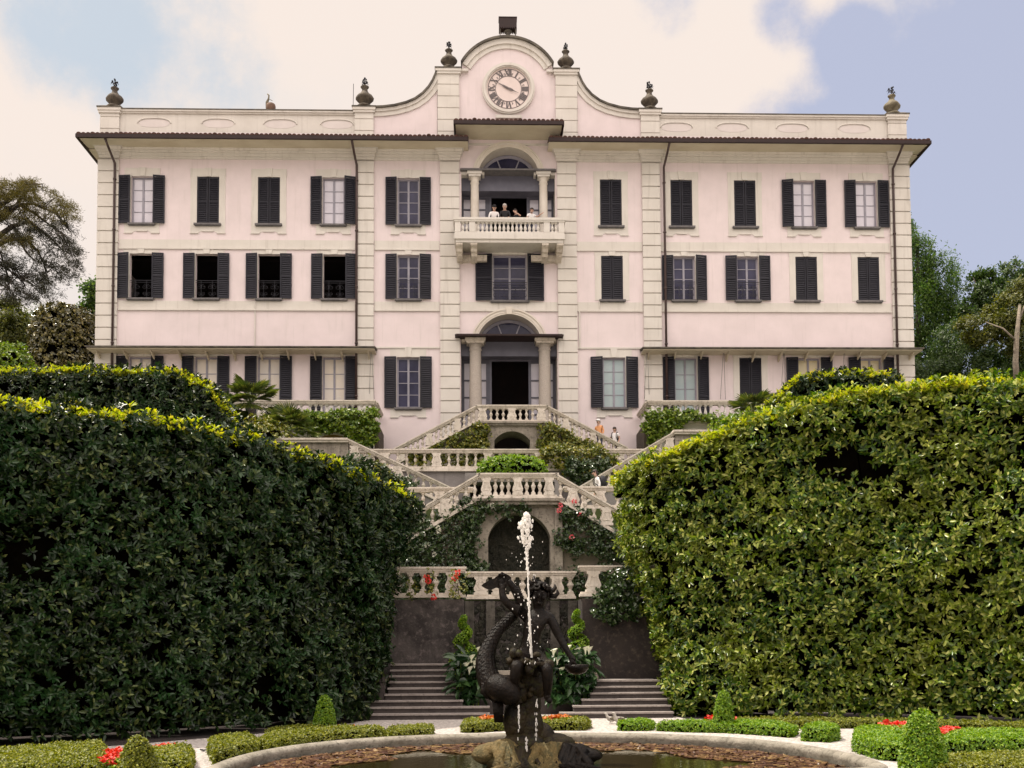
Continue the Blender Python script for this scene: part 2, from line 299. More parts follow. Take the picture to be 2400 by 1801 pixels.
def plant(name, label, cat, base, quads, n, k, L, W, m, core=True, inset=.2, group=None, young=None, ythr=None, clump=.0, cs=2., disp=.08, upb=.35, holes=-9, quads2=None, spread=1., extra=None):
    """clipped plant: leaf surface + near-black core as painted inner shade, as one thing"""
    t = thing(name, label, cat, base, group)
    p, nr = sample(quads, n); w = wave(p, cs, base[0])
    keep = w+RNG.normal(0, .12, n) > holes; p, nr, w = p[keep], nr[keep], w[keep]
    p = p+nr*(w[:, None]*clump+RNG.uniform(-disp*1.4, disp, (len(p), 1))+(wave(p, cs*3.7, 2.)[:, None]*clump*.9))
    pp, d, nn, LL, WW = shoots(p, nr, k, L, W, upb=upb, jit=L*.5, spread=spread)
    link('foliage', leafmesh('foliage', pp, d, nn, LL, WW, m, base=base), t)
    if young:
        yq, yn, yk, yl = young; p, nr = sample(yq, yn); nr = unit(nr*.3+np.array([0,0,1.])); p = p+RNG.normal(0, .06, p.shape)+np.array([0,0,1.])*np.abs(RNG.normal(0, .07, (len(p), 1)))
        pp, d, nn, LL, WW = shoots(p, nr, yk, yl, yl*.36, jit=.06, upb=.9, spread=.75); link('young_shoots', leafmesh('young_shoots', pp, d, nn, LL, WW, M['young'], base=base), t)
    if core: link('shade_core', quadmesh('shade_core', quads2 or quads, M['core_shade'], base, inset), t)  # near-black sheet added inside as the shade between leaves
    return t
def tree(name, label, base, blobs, n, L, W, m, trunk, limbs, tm=None, group=None, k=4, hang=0., idx=None, shell=.55):
    """trunk + limbs + leaf clumps scattered through overlapping crown lobes"""
    t = thing(name, label, 'tree', base, group); mb = MB(); mb.tube(*trunk, seg=8); part('trunk', mb, tm or M['bark'], t, True)
    mb = MB()
    for l in limbs: mb.tube(l[0], l[1], 5)
    if limbs: part('limbs', mb, tm or M['bark'], t, True)
    vol = np.array([b[3]*b[4]*b[5] for b in blobs])**.67; cnt = RNG.multinomial(n, vol/vol.sum()); ps = []; ns = []
    for b, c in zip(blobs, cnt):
        cl = max(6, c//26); g = unit(RNG.normal(0, 1, (cl, 3)))*(shell+(1-shell)*RNG.random((cl, 1))**.6)     # clump centres
        q = g[RNG.integers(0, cl, c)]+RNG.normal(0, .11, (c, 3)); ps.append(np.array(b[:3])+q*np.array(b[3:6])); ns.append(unit(q+np.array([0,0,.3])))
    p = np.concatenate(ps); nr = np.concatenate(ns)
    if hang: nr = unit(nr*.4+np.array([0,0,-hang])); p[:, 2] -= RNG.random(len(p))**2*hang*1.4
    pp, d, nn, LL, WW = shoots(p, nr, k, L, W, upb=0 if hang else .2, jit=L*2.2, spread=.6 if hang else 1.)
    link('crown', leafmesh('crown', pp, d, nn, LL, WW, m, base=base), t); return t
# ------------------------------------------------------------------ sky and sun
SUN = Vector((-.40, .10, .91)).normalized()
w = bpy.data.worlds.new('World'); sc.world = w; w.use_nodes = True; T = w.node_tree; T.nodes.clear(); N = T.nodes; L = T.links
out = N.new('ShaderNodeOutputWorld'); bg = N.new('ShaderNodeBackground'); L.new(bg.outputs[0], out.inputs[0])
sky = N.new('ShaderNodeTexSky'); sky.sky_type = 'NISHITA'; sky.sun_disc = False; sky.sun_elevation = math.asin(SUN.z); sky.sun_rotation = math.atan2(SUN.x, SUN.y)
sky.air_density = 1; sky.dust_density = 1.5; sky.ozone_density = 1.5
def MATH(op, a, b=None, c=None):
    n = N.new('ShaderNodeMath'); n.operation = op
    for i, x in enumerate((a, b, c)):
        if x is None: continue
        if isinstance(x, (int, float)): n.inputs[i].default_value = x
        else: L.new(x, n.inputs[i])
    return n.outputs[0]
tc = N.new('ShaderNodeTexCoord'); sp = N.new('ShaderNodeSeparateXYZ'); L.new(tc.outputs['Generated'], sp.inputs[0]); X, Y, Z = sp.outputs
def NOISE(scale, det, rgh=.55, st=(1,1,1), loc=(0,0,0)):
    mp = N.new('ShaderNodeMapping'); mp.inputs['Scale'].default_value = st; mp.inputs['Location'].default_value = loc; L.new(tc.outputs['Generated'], mp.inputs[0])
    n = N.new('ShaderNodeTexNoise'); n.inputs['Scale'].default_value = scale; n.inputs['Detail'].default_value = det; n.inputs['Roughness'].default_value = rgh; L.new(mp.outputs[0], n.inputs['Vector']); return n.outputs[0]
def SMOOTH(x, a, b):
    n = N.new('ShaderNodeMapRange'); n.interpolation_type = 'SMOOTHSTEP'; L.new(x, n.inputs[0]); n.inputs[1].default_value = a; n.inputs[2].default_value = b; return n.outputs[0]
big = MATH('SUBTRACT', NOISE(3.2, 7, .6, (1, 1, 1.5), (3.1, .4, 0)), .5)
# a bank of cloud over the house, clear sky opening to the right, a thin blue rift on the left
d0, d1 = _ray(2195, 0).normalized(), _ray(1840, 262).normalized()
edge = MATH('ADD', MATH('MULTIPLY', MATH('SUBTRACT', MATH('ADD', d0.x, MATH('MULTIPLY', MATH('SUBTRACT', Z, d0.z), (d1.x-d0.x)/(d1.z-d0.z))), X), 9.), MATH('MULTIPLY', big, 2.2))
def GAUSS(v, r, amp):
    d = N.new('ShaderNodeVectorMath'); d.operation = 'DISTANCE'; L.new(tc.outputs['Generated'], d.inputs[0]); d.inputs[1].default_value = v
    return MATH('MULTIPLY', SMOOTH(d.outputs['Value'], r, r*.2), amp)
def dirp(px, py): d = _ray(px, py).normalized(); return tuple(d)
rift = MATH('ADD', MATH('ADD', GAUSS(dirp(150, 50), .10, .95), GAUSS(dirp(420, 60), .13, .62)), MATH('ADD', GAUSS(dirp(1980, 85), .045, 1.1), MATH('ADD', GAUSS(dirp(1835, 40), .04, 1.0), GAUSS(dirp(1560, 20), .05, .5))))
side = MATH('SUBTRACT', MATH('MINIMUM', edge, .95), MATH('ADD', rift, MATH('MULTIPLY', NOISE(9, 6, .6), 0)))
mask = SMOOTH(MATH('ADD', side, MATH('MULTIPLY', MATH('SUBTRACT', NOISE(10, 10, .66), .5), 1.9)), -.15, .75)
mask = MATH('MAXIMUM', mask, SMOOTH(MATH('MULTIPLY', Y, -1.), -.2, .5))      # unseen sky behind the viewer made all cloud to light the facade
cl = N.new('ShaderNodeMix'); cl.data_type = 'RGBA'; cl.inputs[6].default_value = (.745,.69,.655,1); cl.inputs[7].default_value = (.815,.715,.65,1); L.new(SMOOTH(NOISE(5, 6), .3, .55), cl.inputs[0])
vm = N.new('ShaderNodeVectorMath'); vm.operation = 'SCALE'; L.new(cl.outputs[2], vm.inputs[0])

bk = SMOOTH(MATH('MULTIPLY', Y, -1.), -.15, .4)      # unseen cloud overhead and behind the viewer brightened to fill the facade, dimmed low down
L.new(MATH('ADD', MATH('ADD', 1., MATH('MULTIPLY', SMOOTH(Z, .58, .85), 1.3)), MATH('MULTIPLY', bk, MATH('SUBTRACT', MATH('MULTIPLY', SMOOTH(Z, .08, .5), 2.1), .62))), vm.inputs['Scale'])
sk = N.new('ShaderNodeVectorMath'); sk.operation = 'SCALE'; L.new(sky.outputs[0], sk.inputs[0]); sk.inputs['Scale'].default_value = .10
hz = N.new('ShaderNodeMix'); hz.data_type = 'RGBA'; hz.inputs[0].default_value = .72; L.new(sk.outputs[0], hz.inputs[6]); hc = N.new('ShaderNodeMix'); hc.data_type = 'RGBA'; hc.inputs[6].default_value = (.64,.69,.72,1); hc.inputs[7].default_value = (.535,.555,.69,1); L.new(SMOOTH(X, -.12, .25), hc.inputs[0]); L.new(hc.outputs[2], hz.inputs[7])
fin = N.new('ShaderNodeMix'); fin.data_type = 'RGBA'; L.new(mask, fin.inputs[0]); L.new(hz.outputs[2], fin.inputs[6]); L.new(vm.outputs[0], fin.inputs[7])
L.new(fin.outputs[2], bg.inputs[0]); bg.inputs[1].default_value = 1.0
sl = bpy.data.lights.new('sun', 'SUN'); sl.energy = 4.8; sl.angle = math.radians(.6); sl.color = (1, .92, .78)
so = bpy.data.objects.new('sun', sl); COL.objects.link(so); so.rotation_euler = SUN.to_track_quat('Z', 'Y').to_euler(); so.location = (-40, 30, 90)
sc.view_settings.view_transform = 'Standard'; sc.view_settings.look = 'None'; sc.view_settings.exposure = .22; sc.view_settings.gamma = 1
sc.cycles.max_bounces = 6; sc.cycles.transparent_max_bounces = 6; sc.cycles.use_denoising = True
# ------------------------------------------------------------------ ground and terraces
mb = MB(); mb.add([(-400,-120,0),(400,-120,0),(400,900,0),(-400,900,0)], [(0,1,2,3)])
tag(link('ground', mb.mesh('ground', M['gravel'])), kind='structure')
mb = MB()
for (y0, y1, z) in ((31.4, 36.9, 3.4), (36.9, 43.6, 7.04), (43.6, 140, 9.7)): mb.box(-70, 70, y0, y1+(.0 if y1 > 100 else .3), -.5, z)
tag(link('terraces', mb.mesh('terraces', M['turf'])), kind='structure')
mb = MB()
for s in (-1, 1):
    a, b = (-70, -6.35) if s < 0 else (6.45, 70); mb.box(a, b, 47.5, 49.98 if abs(b-a) < 1 else 49.95, 9.6, 12.58)
tag(link('side_terraces', mb.mesh('side_terraces', M['earth'])), kind='structure')
for nm_, pl_ in (('left', [(-14, 18.2), (-10.0, 19.0), (-8.9, 20.2), (-6.3, 23.0), (-4.7, 25.7), (-4.4, 27.2), (-9, 27.2), (-16, 22)]), ('right', [(3.9, 27.3), (4.0, 26.3), (8.5, 25.1), (13.5, 23.6), (18, 23.0), (18, 28), (4, 28)])):
    m_ = MB(); m_.add([(x, y, .005) for x, y in pl_], [tuple(range(len(pl_)))]); tag(link('dark_ground', m_.mesh('dark_ground', M['dark_ground'])), kind='structure')  # near-black sheet laid on the gravel along each hedge foot
hb = MB(); hp = [(-260,95,0),(-120,80,9),(-60,90,12),(0,110,9),(60,90,12),(130,80,10),(260,95,0)]
hb.add([(x, y, -1) for x, y, z in hp]+[(x*1.1, y+120, z+13) for x, y, z in hp], [(i, i+1, i+8, i+7) for i in range(6)])
tag(link('hillside', hb.mesh('hillside', M['turf'])), kind='structure')
# ------------------------------------------------------------------ the villa
YF = 50.0; HW = 20.7; ZT = 27.35
villa = thing('villa', 'long pale pink three storey villa with clock gable, dark shutters and cream quoins', 'villa', (0, YF, 9.6))
R3 = (23.42, 25.88); R2 = (19.56, 21.87); R1 = (12.66, 16.58)
wins = []       # x, z0, z1, half width, state, shutter width, grille, apron
for x, st in ((-18.6,'cur'),(-15.28,'shut'),(-12.2,'shut'),(-8.92,'cur'),(-5.11,'dk'),(5.29,'shut'),(8.94,'shut'),(12.24,'shut'),(15.3,'cur'),(18.57,'cur')):
    wins.append((x, *R3, .56, st, .58, False, True))
for x, st in ((-18.62,'open'),(-15.32,'open'),(-12.17,'open'),(-8.87,'open'),(-5.11,'dk'),(5.31,'shut'),(9.03,'dk'),(12.31,'dk'),(15.36,'shut'),(18.6,'shut')):
    wins.append((x, *R2, .56, st, .58, st != 'shut', False))
wins.append((.06, 19.5, 21.9, .88, 'dk', .85, True, False))
for x, st in ((-18.6,'cr'),(-15.3,'cr'),(-12.15,'cr'),(-8.87,'cr'),(9.03,'teal'),(12.37,'shut'),(15.4,'yel'),(18.6,'yel')):
    wins.append((x, *R1, .57, st, .6, False, False))
wins.append((-5.12, 13.97, 16.58, .58, 'dk', .6, False, True)); wins.append((5.36, 13.98, 16.58, .58, 'teal', .62, False, True))
holes = [(w[0]-w[3], w[0]+w[3], w[1], w[2]) for w in wins]
PORT = (-2.45, 2.47, 12.5, 17.52); LOGG = (-2.4, 2.42, 22.6, 26.24); ARC1 = (-1.62, 1.66, 17.52, 18.8); ARC3 = (-1.52, 1.58, 26.24, 27.52)
holes += [PORT, LOGG, ARC1, ARC3]
mb = MB()                               # front wall: cells of plaster round the openings
def wallcells(mb, x0, x1, z0, z1, y, holes):
    xs = sorted({x0, x1, *[h[0] for h in holes], *[h[1] for h in holes]}); zs = sorted({z0, z1, *[h[2] for h in holes], *[h[3] for h in holes]})
    xs = [x for x in xs if x0 <= x <= x1]; zs = [z for z in zs if z0 <= z <= z1]
    for a, b in zip(xs, xs[1:]):
        run = None
        for c, d in zip(zs, zs[1:]):
            mx, mz = (a+b)/2, (c+d)/2; blk = any(h[0] < mx < h[1] and h[2] < mz < h[3] for h in holes)
            if blk:
                if run: mb.add([(a,y,run[0]),(b,y,run[0]),(b,y,run[1]),(a,y,run[1])], [(0,1,2,3)]); run = None
            else: run = (run[0], d) if run else (c, d)
        if run: mb.add([(a,y,run[0]),(b,y,run[0]),(b,y,run[1]),(a,y,run[1])], [(0,1,2,3)])
wallcells(mb, -HW, HW, 9.6, 28.2, YF, holes)
for h in holes[:-4]:
    a, b, c, d = h; y1 = YF+.26
    mb.add([(a,YF,c),(b,YF,c),(b,YF,d),(a,YF,d),(a,y1,c),(b,y1,c),(b,y1,d),(a,y1,d)], [(0,4,5,1),(1,5,6,2),(2,6,7,3),(3,7,4,0)])
def archpts(h, n=20):                   # segmental arch inside a rectangular opening
    a, b, c, d = h; hw = (b-a)/2; rise = d-c; cx = (a+b)/2
    R = (hw*hw+rise*rise)/(2*rise); cz = d-R; a0 = math.asin(min(1, hw/R)) if rise <= hw else PI-math.asin(hw/R)
    return [(cx+R*math.sin(-a0+2*a0*i/n), cz+R*math.cos(-a0+2*a0*i/n)) for i in range(n+1)]
for h, dep in ((ARC1, .85), (ARC3, .85)):
    ap = archpts(h)
    for (xa, za), (xb, zb) in zip(ap, ap[1:]):
        mb.add([(xa,YF,za),(xb,YF,zb),(xb,YF,h[3]+.002),(xa,YF,h[3]+.002)], [(0,1,2,3)])
mb.box(-HW, -HW+.3, YF+.01, 71, 9.6, 27.9); mb.box(HW-.3, HW, YF+.01, 71, 9.6, 27.9); mb.box(-HW, HW, 71, 71.3, 9.6, 27.9)
part('wall', mb, M['pink'], villa)
mb = MB()
for h, dep in ((ARC1, .85), (ARC3, .85)):
    ap = archpts(h)
    for (xa, za), (xb, zb) in zip(ap, ap[1:]): mb.add([(xa,YF,za),(xb,YF,zb),(xb,YF+dep,zb),(xa,YF+dep,za)], [(0,1,2,3)])
for h, dep in ((PORT, 1.3), (LOGG, 1.3)):
    a, b, c, d = h
    mb.add([(a,YF,c),(a,YF,d),(a,YF+dep,d),(a,YF+dep,c)], [(0,1,2,3)]); mb.add([(b,YF,c),(b,YF,d),(b,YF+dep,d),(b,YF+dep,c)], [(3,2,1,0)])
    mb.box(a-.05, b+.05, YF+.02, YF+1.6, c-.2, c)
parts('portal_reveal', mb, M['arch'], villa)
mb = MB(); mb.box(-HW+.3, HW-.3, 54.4, 54.6, 9.6, 27.8)
for z in (12.2, 17.9, 22.3): mb.box(-HW+.3, HW-.3, 51.7, 54.4, z-.15, z)
mb.box(-HW+.3, HW-.3, YF+.3, 70, 27.74, 27.84)
part('dark_room', mb, M['room'], villa)
# bands, plinth, mouldings
mb = MB(); Yp = YF-.018
def span(x0, x1, z0, z1, pr, avoid=True):
    hs = sorted([(h[0]-.02, h[1]+.02) for h in holes if h[2] < z1-.01 and h[3] > z0+.01]); x = x0
    for a, b in hs:
        if b <= x0 or a >= x1: continue
        if a > x: mb.box(x, a, YF-pr, YF+.05, z0, z1)
        x = max(x, b)
    if x < x1: mb.box(x, x1, YF-pr, YF+.05, z0, z1)
bays = [(-19.72, -7.82), (-6.83, -3.52), (-2.48, 2.5), (3.52, 6.87), (7.85, 19.74)]
for i, (a, b) in enumerate(bays):
    if i != 2: span(a, b, 22.17, 22.6, .02); span(a, b, 22.10, 22.17, .07)
    span(a, b, 19.02, 19.44, .02); span(a, b, 18.94, 19.02, .08)
    if i in (1, 3): span(a, b, 17.02, 17.1, .06)
    if i in (1, 3): span(a, b, 9.65, 10.86, .03); span(a, b, 10.86, 10.92, .07)
parts('string_course', mb, M['cream'], villa)
# wide corner quoins and pilasters, built of rusticated blocks
def pilaster(x0, x1, z0, z1, cap=True, side=0):
    mb = MB(); h = .62; z = z0; mb.box(x0+.05, x1-.05, YF-.06, YF+.1, z0, z1)
    while z < z1-.1:
        t = min(z+h-.06, z1); mb.box(x0, x1, YF-.14, YF+.06, z, t)
        if side: mb.box(*((x0-.10, x0+.2) if side < 0 else (x1-.2, x1+.10)), YF-.129, YF+1.2, z+.002, t-.002)
        z += h
    p = part('pilaster', mb, M['cream'], villa)
    if cap:
        mb = MB()
        for k, (za, zb, o) in enumerate(((26.76,26.88,.03),(26.88,27.02,.07),(27.02,27.12,.12),(27.12,27.26,.17),(27.26,27.37,.24))):
            mb.box(x0-o, x1+o, YF-.14-o*1.3, YF+.05, za, zb)
        part('capital', mb, M['cream'], p)
for x0, x1, sd in ((-20.72,-19.76,-1),(-7.78,-6.86,0),(-3.48,-2.5,0),(2.52,3.5,0),(6.9,7.82,0),(19.78,20.74,1)): pilaster(x0, x1, 10.0, 26.74, True, sd)
mb = MB()                               # main cornice below the eaves
for x0, x1 in ((-20.75, -2.55), (2.57, 20.75)):
    for za, zb, o in ((26.78,26.9,.05),(26.9,27.06,.10),(27.06,27.16,.17),(27.16,27.30,.24)): mb.box(x0, x1, YF-o, YF+.05, za, zb)
parts('cornice', mb, M['cream'], villa)
mb = MB(); mb.box(-2.5, 2.52, YF-.06, YF+.03, 27.62, 27.72); part('centre_moulding', mb, M['cream'], villa)
mb = MB()                               # eaves boards
for x0, x1, c in ((-21.35, -2.03, -1), (2.05, 21.35, 1)):
    mb.hexa([(x0,48.72,27.22),(x1,48.72,27.22),(x1,YF-.05,27.3),(x0,YF-.05,27.3),(x0,48.72,27.31),(x1,48.72,27.31),(x1,YF+.02,27.42),(x0,YF+.02,27.42)])
    e = (x0, x0+.9) if c < 0 else (x1-.9, x1); mb.box(*e, YF+.02, 71.8, 27.24, 27.32)
mb.hexa([(-2.64,48.36,27.86),(2.68,48.36,27.86),(2.68,YF-.02,27.92),(-2.64,YF-.02,27.92),(-2.64,48.36,27.96),(2.68,48.36,27.96),(2.68,YF,28.1),(-2.64,YF,28.1)])
parts('eaves_soffit', mb, M['soffit'], villa)
mb = MB()
for x0, x1 in ((-21.45, -2.0), (2.02, 21.45)): mb.box(x0, x1, 48.62, 48.74, 27.19, 27.37)
for x in (-21.45, 21.33): mb.box(x, x+.12, 48.74, 72, 27.19, 27.37)
mb.box(-2.74, 2.78, 48.27, 48.38, 27.85, 28.03); mb.box(-2.74, -2.65, 48.38, 49.9, 27.84, 28.03); mb.box(2.69, 2.78, 48.38, 49.9, 27.84, 28.03)
parts('gutter', mb, M['gutter'], villa)
def tiles(x0, x1, y0, z0, y1, z1):
    mb = MB(); n = int(round((x1-x0)/.23)); dx = (x1-x0)/n; S = 6
    for i in range(n):
        a = x0+i*dx; r = dx*.5; jz = random.uniform(-.012, .012); jy = random.uniform(-.03, .02)
        if random.random() < .02: jz += .035
        prof = [(a+dx/2-r*math.cos(PI*k/S), .10*math.sin(PI*k/S)) for k in range(S+1)]
        vs = [(x, y0+jy, z0+h+jz) for x, h in prof]+[(x, y1, z1+h) for x, h in prof]
        mb.add(vs, [(k, k+1, k+S+2, k+S+1) for k in range(S)]+[tuple(range(S, -1, -1))])
    mb.add([(x0,y0+.06,z0-.03),(x1,y0+.06,z0-.03),(x1,y1,z1-.03),(x0,y1,z1-.03)], [(0,1,2,3)]); return mb
rf = MB()
for a in ((-21.42,-2.02,48.66,27.38,YF-.02,27.8),(2.04,21.42,48.66,27.38,YF-.02,27.8),(-2.72,2.76,48.30,28.04,YF-.02,28.4)):
    t_ = tiles(*a); rf.add(t_.v, t_.f)
for s in (-1, 1): rf.add([(s*21.4,48.7,27.39),(s*20.5,YF,27.8),(s*20.5,71,27.8),(s*21.4,72,27.39)], [(0,1,2,3) if s > 0 else (3,2,1,0)])
rf.add([(-20.5,51.2,27.85),(20.5,51.2,27.85),(20.5,71,28.1),(-20.5,71,28.1)], [(0,1,2,3)])
parts('roof', rf, M['tile'], villa)
# parapet with sunk oval panels
mb = MB(); mc = MB(); md = MB(); mp = MB()
for s in (-1, 1):
    a, b = sorted((s*7.82, s*19.78)); mb.box(a, b, YF+.02, YF+.45, 27.6, 29.16)
    mc.box(a, b, YF-.05, YF+.5, 29.16, 29.24); mc.box(a, b, YF-.11, YF+.55, 29.24, 29.33); md.box(a-.02, b+.02, YF-.14, YF+.6, 29.33, 29.38)
    for xc in (8.75, 11.65, 14.8, 18.05):
        x = s*xc; pts = [(x+.78*math.copysign(abs(math.cos(t))**.7, math.cos(t)), 28.66+.21*math.sin(t)) for t in [2*PI*k/20 for k in range(20)]]
        mp.prism(pts, YF+.012, YF+.1)
        up = [(x+.84*math.copysign(abs(math.cos(t))**.7, math.cos(t)), 28.66+.265*math.sin(t)) for t in [PI*k/12 for k in range(13)]]
        mc.tube([(px, YF+.005, pz) for px, pz in up], .035, 5)
for s in (-1, 1):                       # small pedestals carrying the urns
    for x0, x1, zt in ((19.78, 20.74, 29.36), (6.88, 7.84, 29.5), (2.48, 3.6, 31.58)):
        a, b = sorted((s*x0, s*x1)); z = 27.7; mc.box(a+.03, b-.03, YF-.09, YF+.5, z, zt)
        while z < zt-.35: mc.box(a, b, YF-.13, YF+.52, z, z+.57); z += .62
        mc.box(a-.07, b+.07, YF-.2, YF+.58, zt-.26, zt-.14); mc.box(a-.11, b+.11, YF-.24, YF+.62, zt-.14, zt); md.box(a-.14, b+.14, YF-.27, YF+.65, zt, zt+.06)
pp = parts('parapet', mb, M['cream'], villa); parts('parapet_moulding', mc, M['cream'], villa); parts('coping', md, M['coping'], villa); parts('oval_panel', mp, M['oval'], villa, .0)
# clock gable
half = [(7.0, 29.52), (6.4, 29.54), (5.8, 29.62), (5.2, 29.78), (4.75, 29.98), (4.35, 30.28), (4.05, 30.62), (3.85, 30.95), (3.7, 31.3), (3.62, 31.5)]
arcR = 2.36; ap = []
Rg = (2.34**2+1.36**2)/(2*1.36); czg = 33.28-Rg
for i in range(25):
    a = -math.asin(2.34/Rg)+2*math.asin(2.34/Rg)*i/24; ap.append((Rg*math.sin(a), czg+Rg*math.cos(a)))
mb = MB(); mb.prism([(-2.6, 28.3), (-2.6, 31.4), (-2.34, 31.45)]+ap+[(2.34, 31.45), (2.6, 31.4), (2.6, 28.3)], YF+.03, YF+.5)
for s in (-1, 1):
    pts = [(s*x, z) for x, z in half]; mb.prism([(s*7.0, 27.7)]+pts+[(s*3.62, 27.7)], YF+.02, YF+.45)
g = part('gable', mb, M['pink'], villa)
def ribbon(mb, pts, w0, w1, y0, y1):    # strip following an outline, between two offsets below it
    n = len(pts); nr = []
    for i in range(n):
        d = Vector((pts[min(i+1,n-1)][0]-pts[max(i-1,0)][0], pts[min(i+1,n-1)][1]-pts[max(i-1,0)][1])).normalized(); m = Vector((d.y, -d.x)); m = m if m.y < 0 else -m; nr.append(m)
    for i in range(n-1):
        q = []
        for j in (i, i+1):
            for o in (w0, w1): q.append((pts[j][0]+nr[j].x*o, pts[j][1]+nr[j].y*o))
        a, b, c, d = q; mb.add([(a[0],y0,a[1]),(c[0],y0,c[1]),(d[0],y0,d[1]),(b[0],y0,b[1]),(a[0],y1,a[1]),(c[0],y1,c[1]),(d[0],y1,d[1]),(b[0],y1,b[1])], [(3,2,1,0),(0,1,5,4),(2,3,7,6),(0,4,7,3),(1,2,6,5)])
mb = MB(); mo = MB()
for s in (-1, 1):
    pts = sorted([(s*x, z) for x, z in half]); ribbon(mb, pts, .03, .42, YF-.05, YF+.3); ribbon(mb, pts, .04, .2, YF-.12, YF+.3); ribbon(mo, pts, -.05, .04, YF-.22, YF+.6)
ribbon(mb, ap, .03, .52, YF-.05, YF+.3); ribbon(mb, ap, .04, .3, YF-.13, YF+.3); ribbon(mo, ap, -.07, .04, YF-.26, YF+.7)
for s in (-1, 1): mb.box(*sorted((s*2.32, s*1.98)), YF-.049, YF+.2, 30.95, 31.9) if False else mb.box(*sorted((s*2.5, s*2.02)), YF-.16, YF+.2, 31.48, 31.6)
parts('gable_moulding', mb, M['cream'], villa); parts('coping', mo, M['coping'], villa)
# clock
CKX, CKZ = .05, 30.62; mb = MB()
def ring(mb, r0, r1, y0, y1, n=48):
    vs = []
    for k in range(n):
        a = 2*PI*k/n; c, s = math.cos(a), math.sin(a)
        vs += [(CKX+r0*c,y0,CKZ+r0*s),(CKX+r1*c,y0,CKZ+r1*s),(CKX+r1*c,y1,CKZ+r1*s),(CKX+r0*c,y1,CKZ+r0*s)]
    mb.add(vs, [(4*k+i, 4*((k+1) % n)+i, 4*((k+1) % n)+(i+1) % 4, 4*k+(i+1) % 4) for k in range(n) for i in range(4)])
ring(mb, 1.14, 1.36, YF-.12, YF+.06); ring(mb, 1.19, 1.29, YF-.17, YF-.11); mb.box(-.62, .72, YF-.08, YF+.06, CKZ-1.56, CKZ-1.4)
ck = part('clock', mb, M['cream'], villa)
mb = MB(); mb.prism([(CKX+1.15*math.cos(2*PI*k/40), CKZ+1.15*math.sin(2*PI*k/40)) for k in range(40)], YF-.02, YF+.05); part('dial', mb, M['dial'], ck)
mb = MB(); ring(mb, 1.03, 1.06, YF-.035, YF-.0); ring(mb, .66, .69, YF-.035, YF-.0)
def stroke(r0, r1, ang, o0, o1, w):     # painted stroke between two radii, o = sideways offset
    a = ang; rad = Vector((math.sin(a), math.cos(a))); tg = Vector((rad.y, -rad.x)); p = rad*r0+tg*o0; q = rad*r1+tg*o1; d = (q-p).normalized(); s = Vector((d.y, -d.x))*w/2
    mb.prism([(CKX+v.x, CKZ+v.y) for v in (p-s, q-s, q+s, p+s)], YF-.034-random.random()*.004, YF-.005)
def glyph(ch, ang, o, big):
    a, b = .70, 1.02; t = .075 if big else .055
    if ch == 'I': stroke(a, b, ang, o, o, t)
    if ch == 'V': stroke(b, a, ang, o-.085, o, t); stroke(b, a, ang, o+.085, o, .03)
    if ch == 'X': stroke(b, a, ang, o-.085, o+.085, t); stroke(b, a, ang, o+.085, o-.085, .03)
for h, s in enumerate(('XII','I','II','III','IIII','V','VI','VII','VIII','IX','X','XI')):
    wd = [.17 if c in 'VX' else .085 for c in s]; x = -sum(wd)/2; ang = h*PI/6
    for c, ww in zip(s, wd): glyph(c, ang, x+ww/2, True); x += ww
    for k in range(1): stroke(.72, .85, ang+PI/12, 0, 0, .02); stroke(.80, .84, ang+PI/12, -.035, .035, .02)
part('numerals', mb, M['num'], ck)
def hand(name, ang, r, back, wid, y):
    mb = MB(); rad = Vector((math.sin(ang), math.cos(ang))); tg = Vector((rad.y, -rad.x))
    pts = [rad*-back, rad*(-back*.4)+tg*wid*.5, rad*.08+tg*wid, rad*r*.35+tg*wid*.8, rad*r*.5+tg*wid*.3, rad*r, rad*r*.5-tg*wid*.3, rad*r*.35-tg*wid*.8, rad*.08-tg*wid, rad*(-back*.4)-tg*wid*.5]
    mb.prism([(CKX+v.x, CKZ+v.y) for v in pts], y, y+.02); part(name, mb, M['num'], ck)
hand('minute_hand', math.radians(300), .82, .18, .055, YF-.07); hand('hour_hand', math.radians(115), .60, .15, .06, YF-.095)
# ------------------------------------------------------------------ windows
_cache = {}
def local(key, fn, m):
    if key not in _cache: mb = MB(); fn(mb); _cache[key] = mb.mesh(key[0], m)
    return _cache[key]
def shutter_mesh(w, h):
    def fn(mb):
        mb.box(-w/2, -w/2+.07, -.03, .02, 0, h); mb.box(w/2-.07, w/2, -.03, .02, 0, h)
        for z0, z1 in ((0, .1), (h-.09, h), (h*.47, h*.47+.08)): mb.box(-w/2+.07, w/2-.07, -.028, .018, z0, z1)
        n = int(h/.105)
        for i in range(n):
            z = .1+(h-.2)*(i+.5)/n
            if abs(z-h*.47-.04) < .05: continue
            mb.hexa([(-w/2+.07,-.026,z-.034),(w/2-.07,-.026,z-.034),(w/2-.07,-.014,z-.040),(-w/2+.07,-.014,z-.040),(-w/2+.07,-.004,z+.022),(w/2-.07,-.004,z+.022),(w/2-.07,.008,z+.016),(-w/2+.07,.008,z+.016)])
        mb.box(-w/2+.07, w/2-.07, .013, .017, .1, h-.1)
    return local(('shutter', round(w, 2), round(h, 2)), fn, M['shutter'])
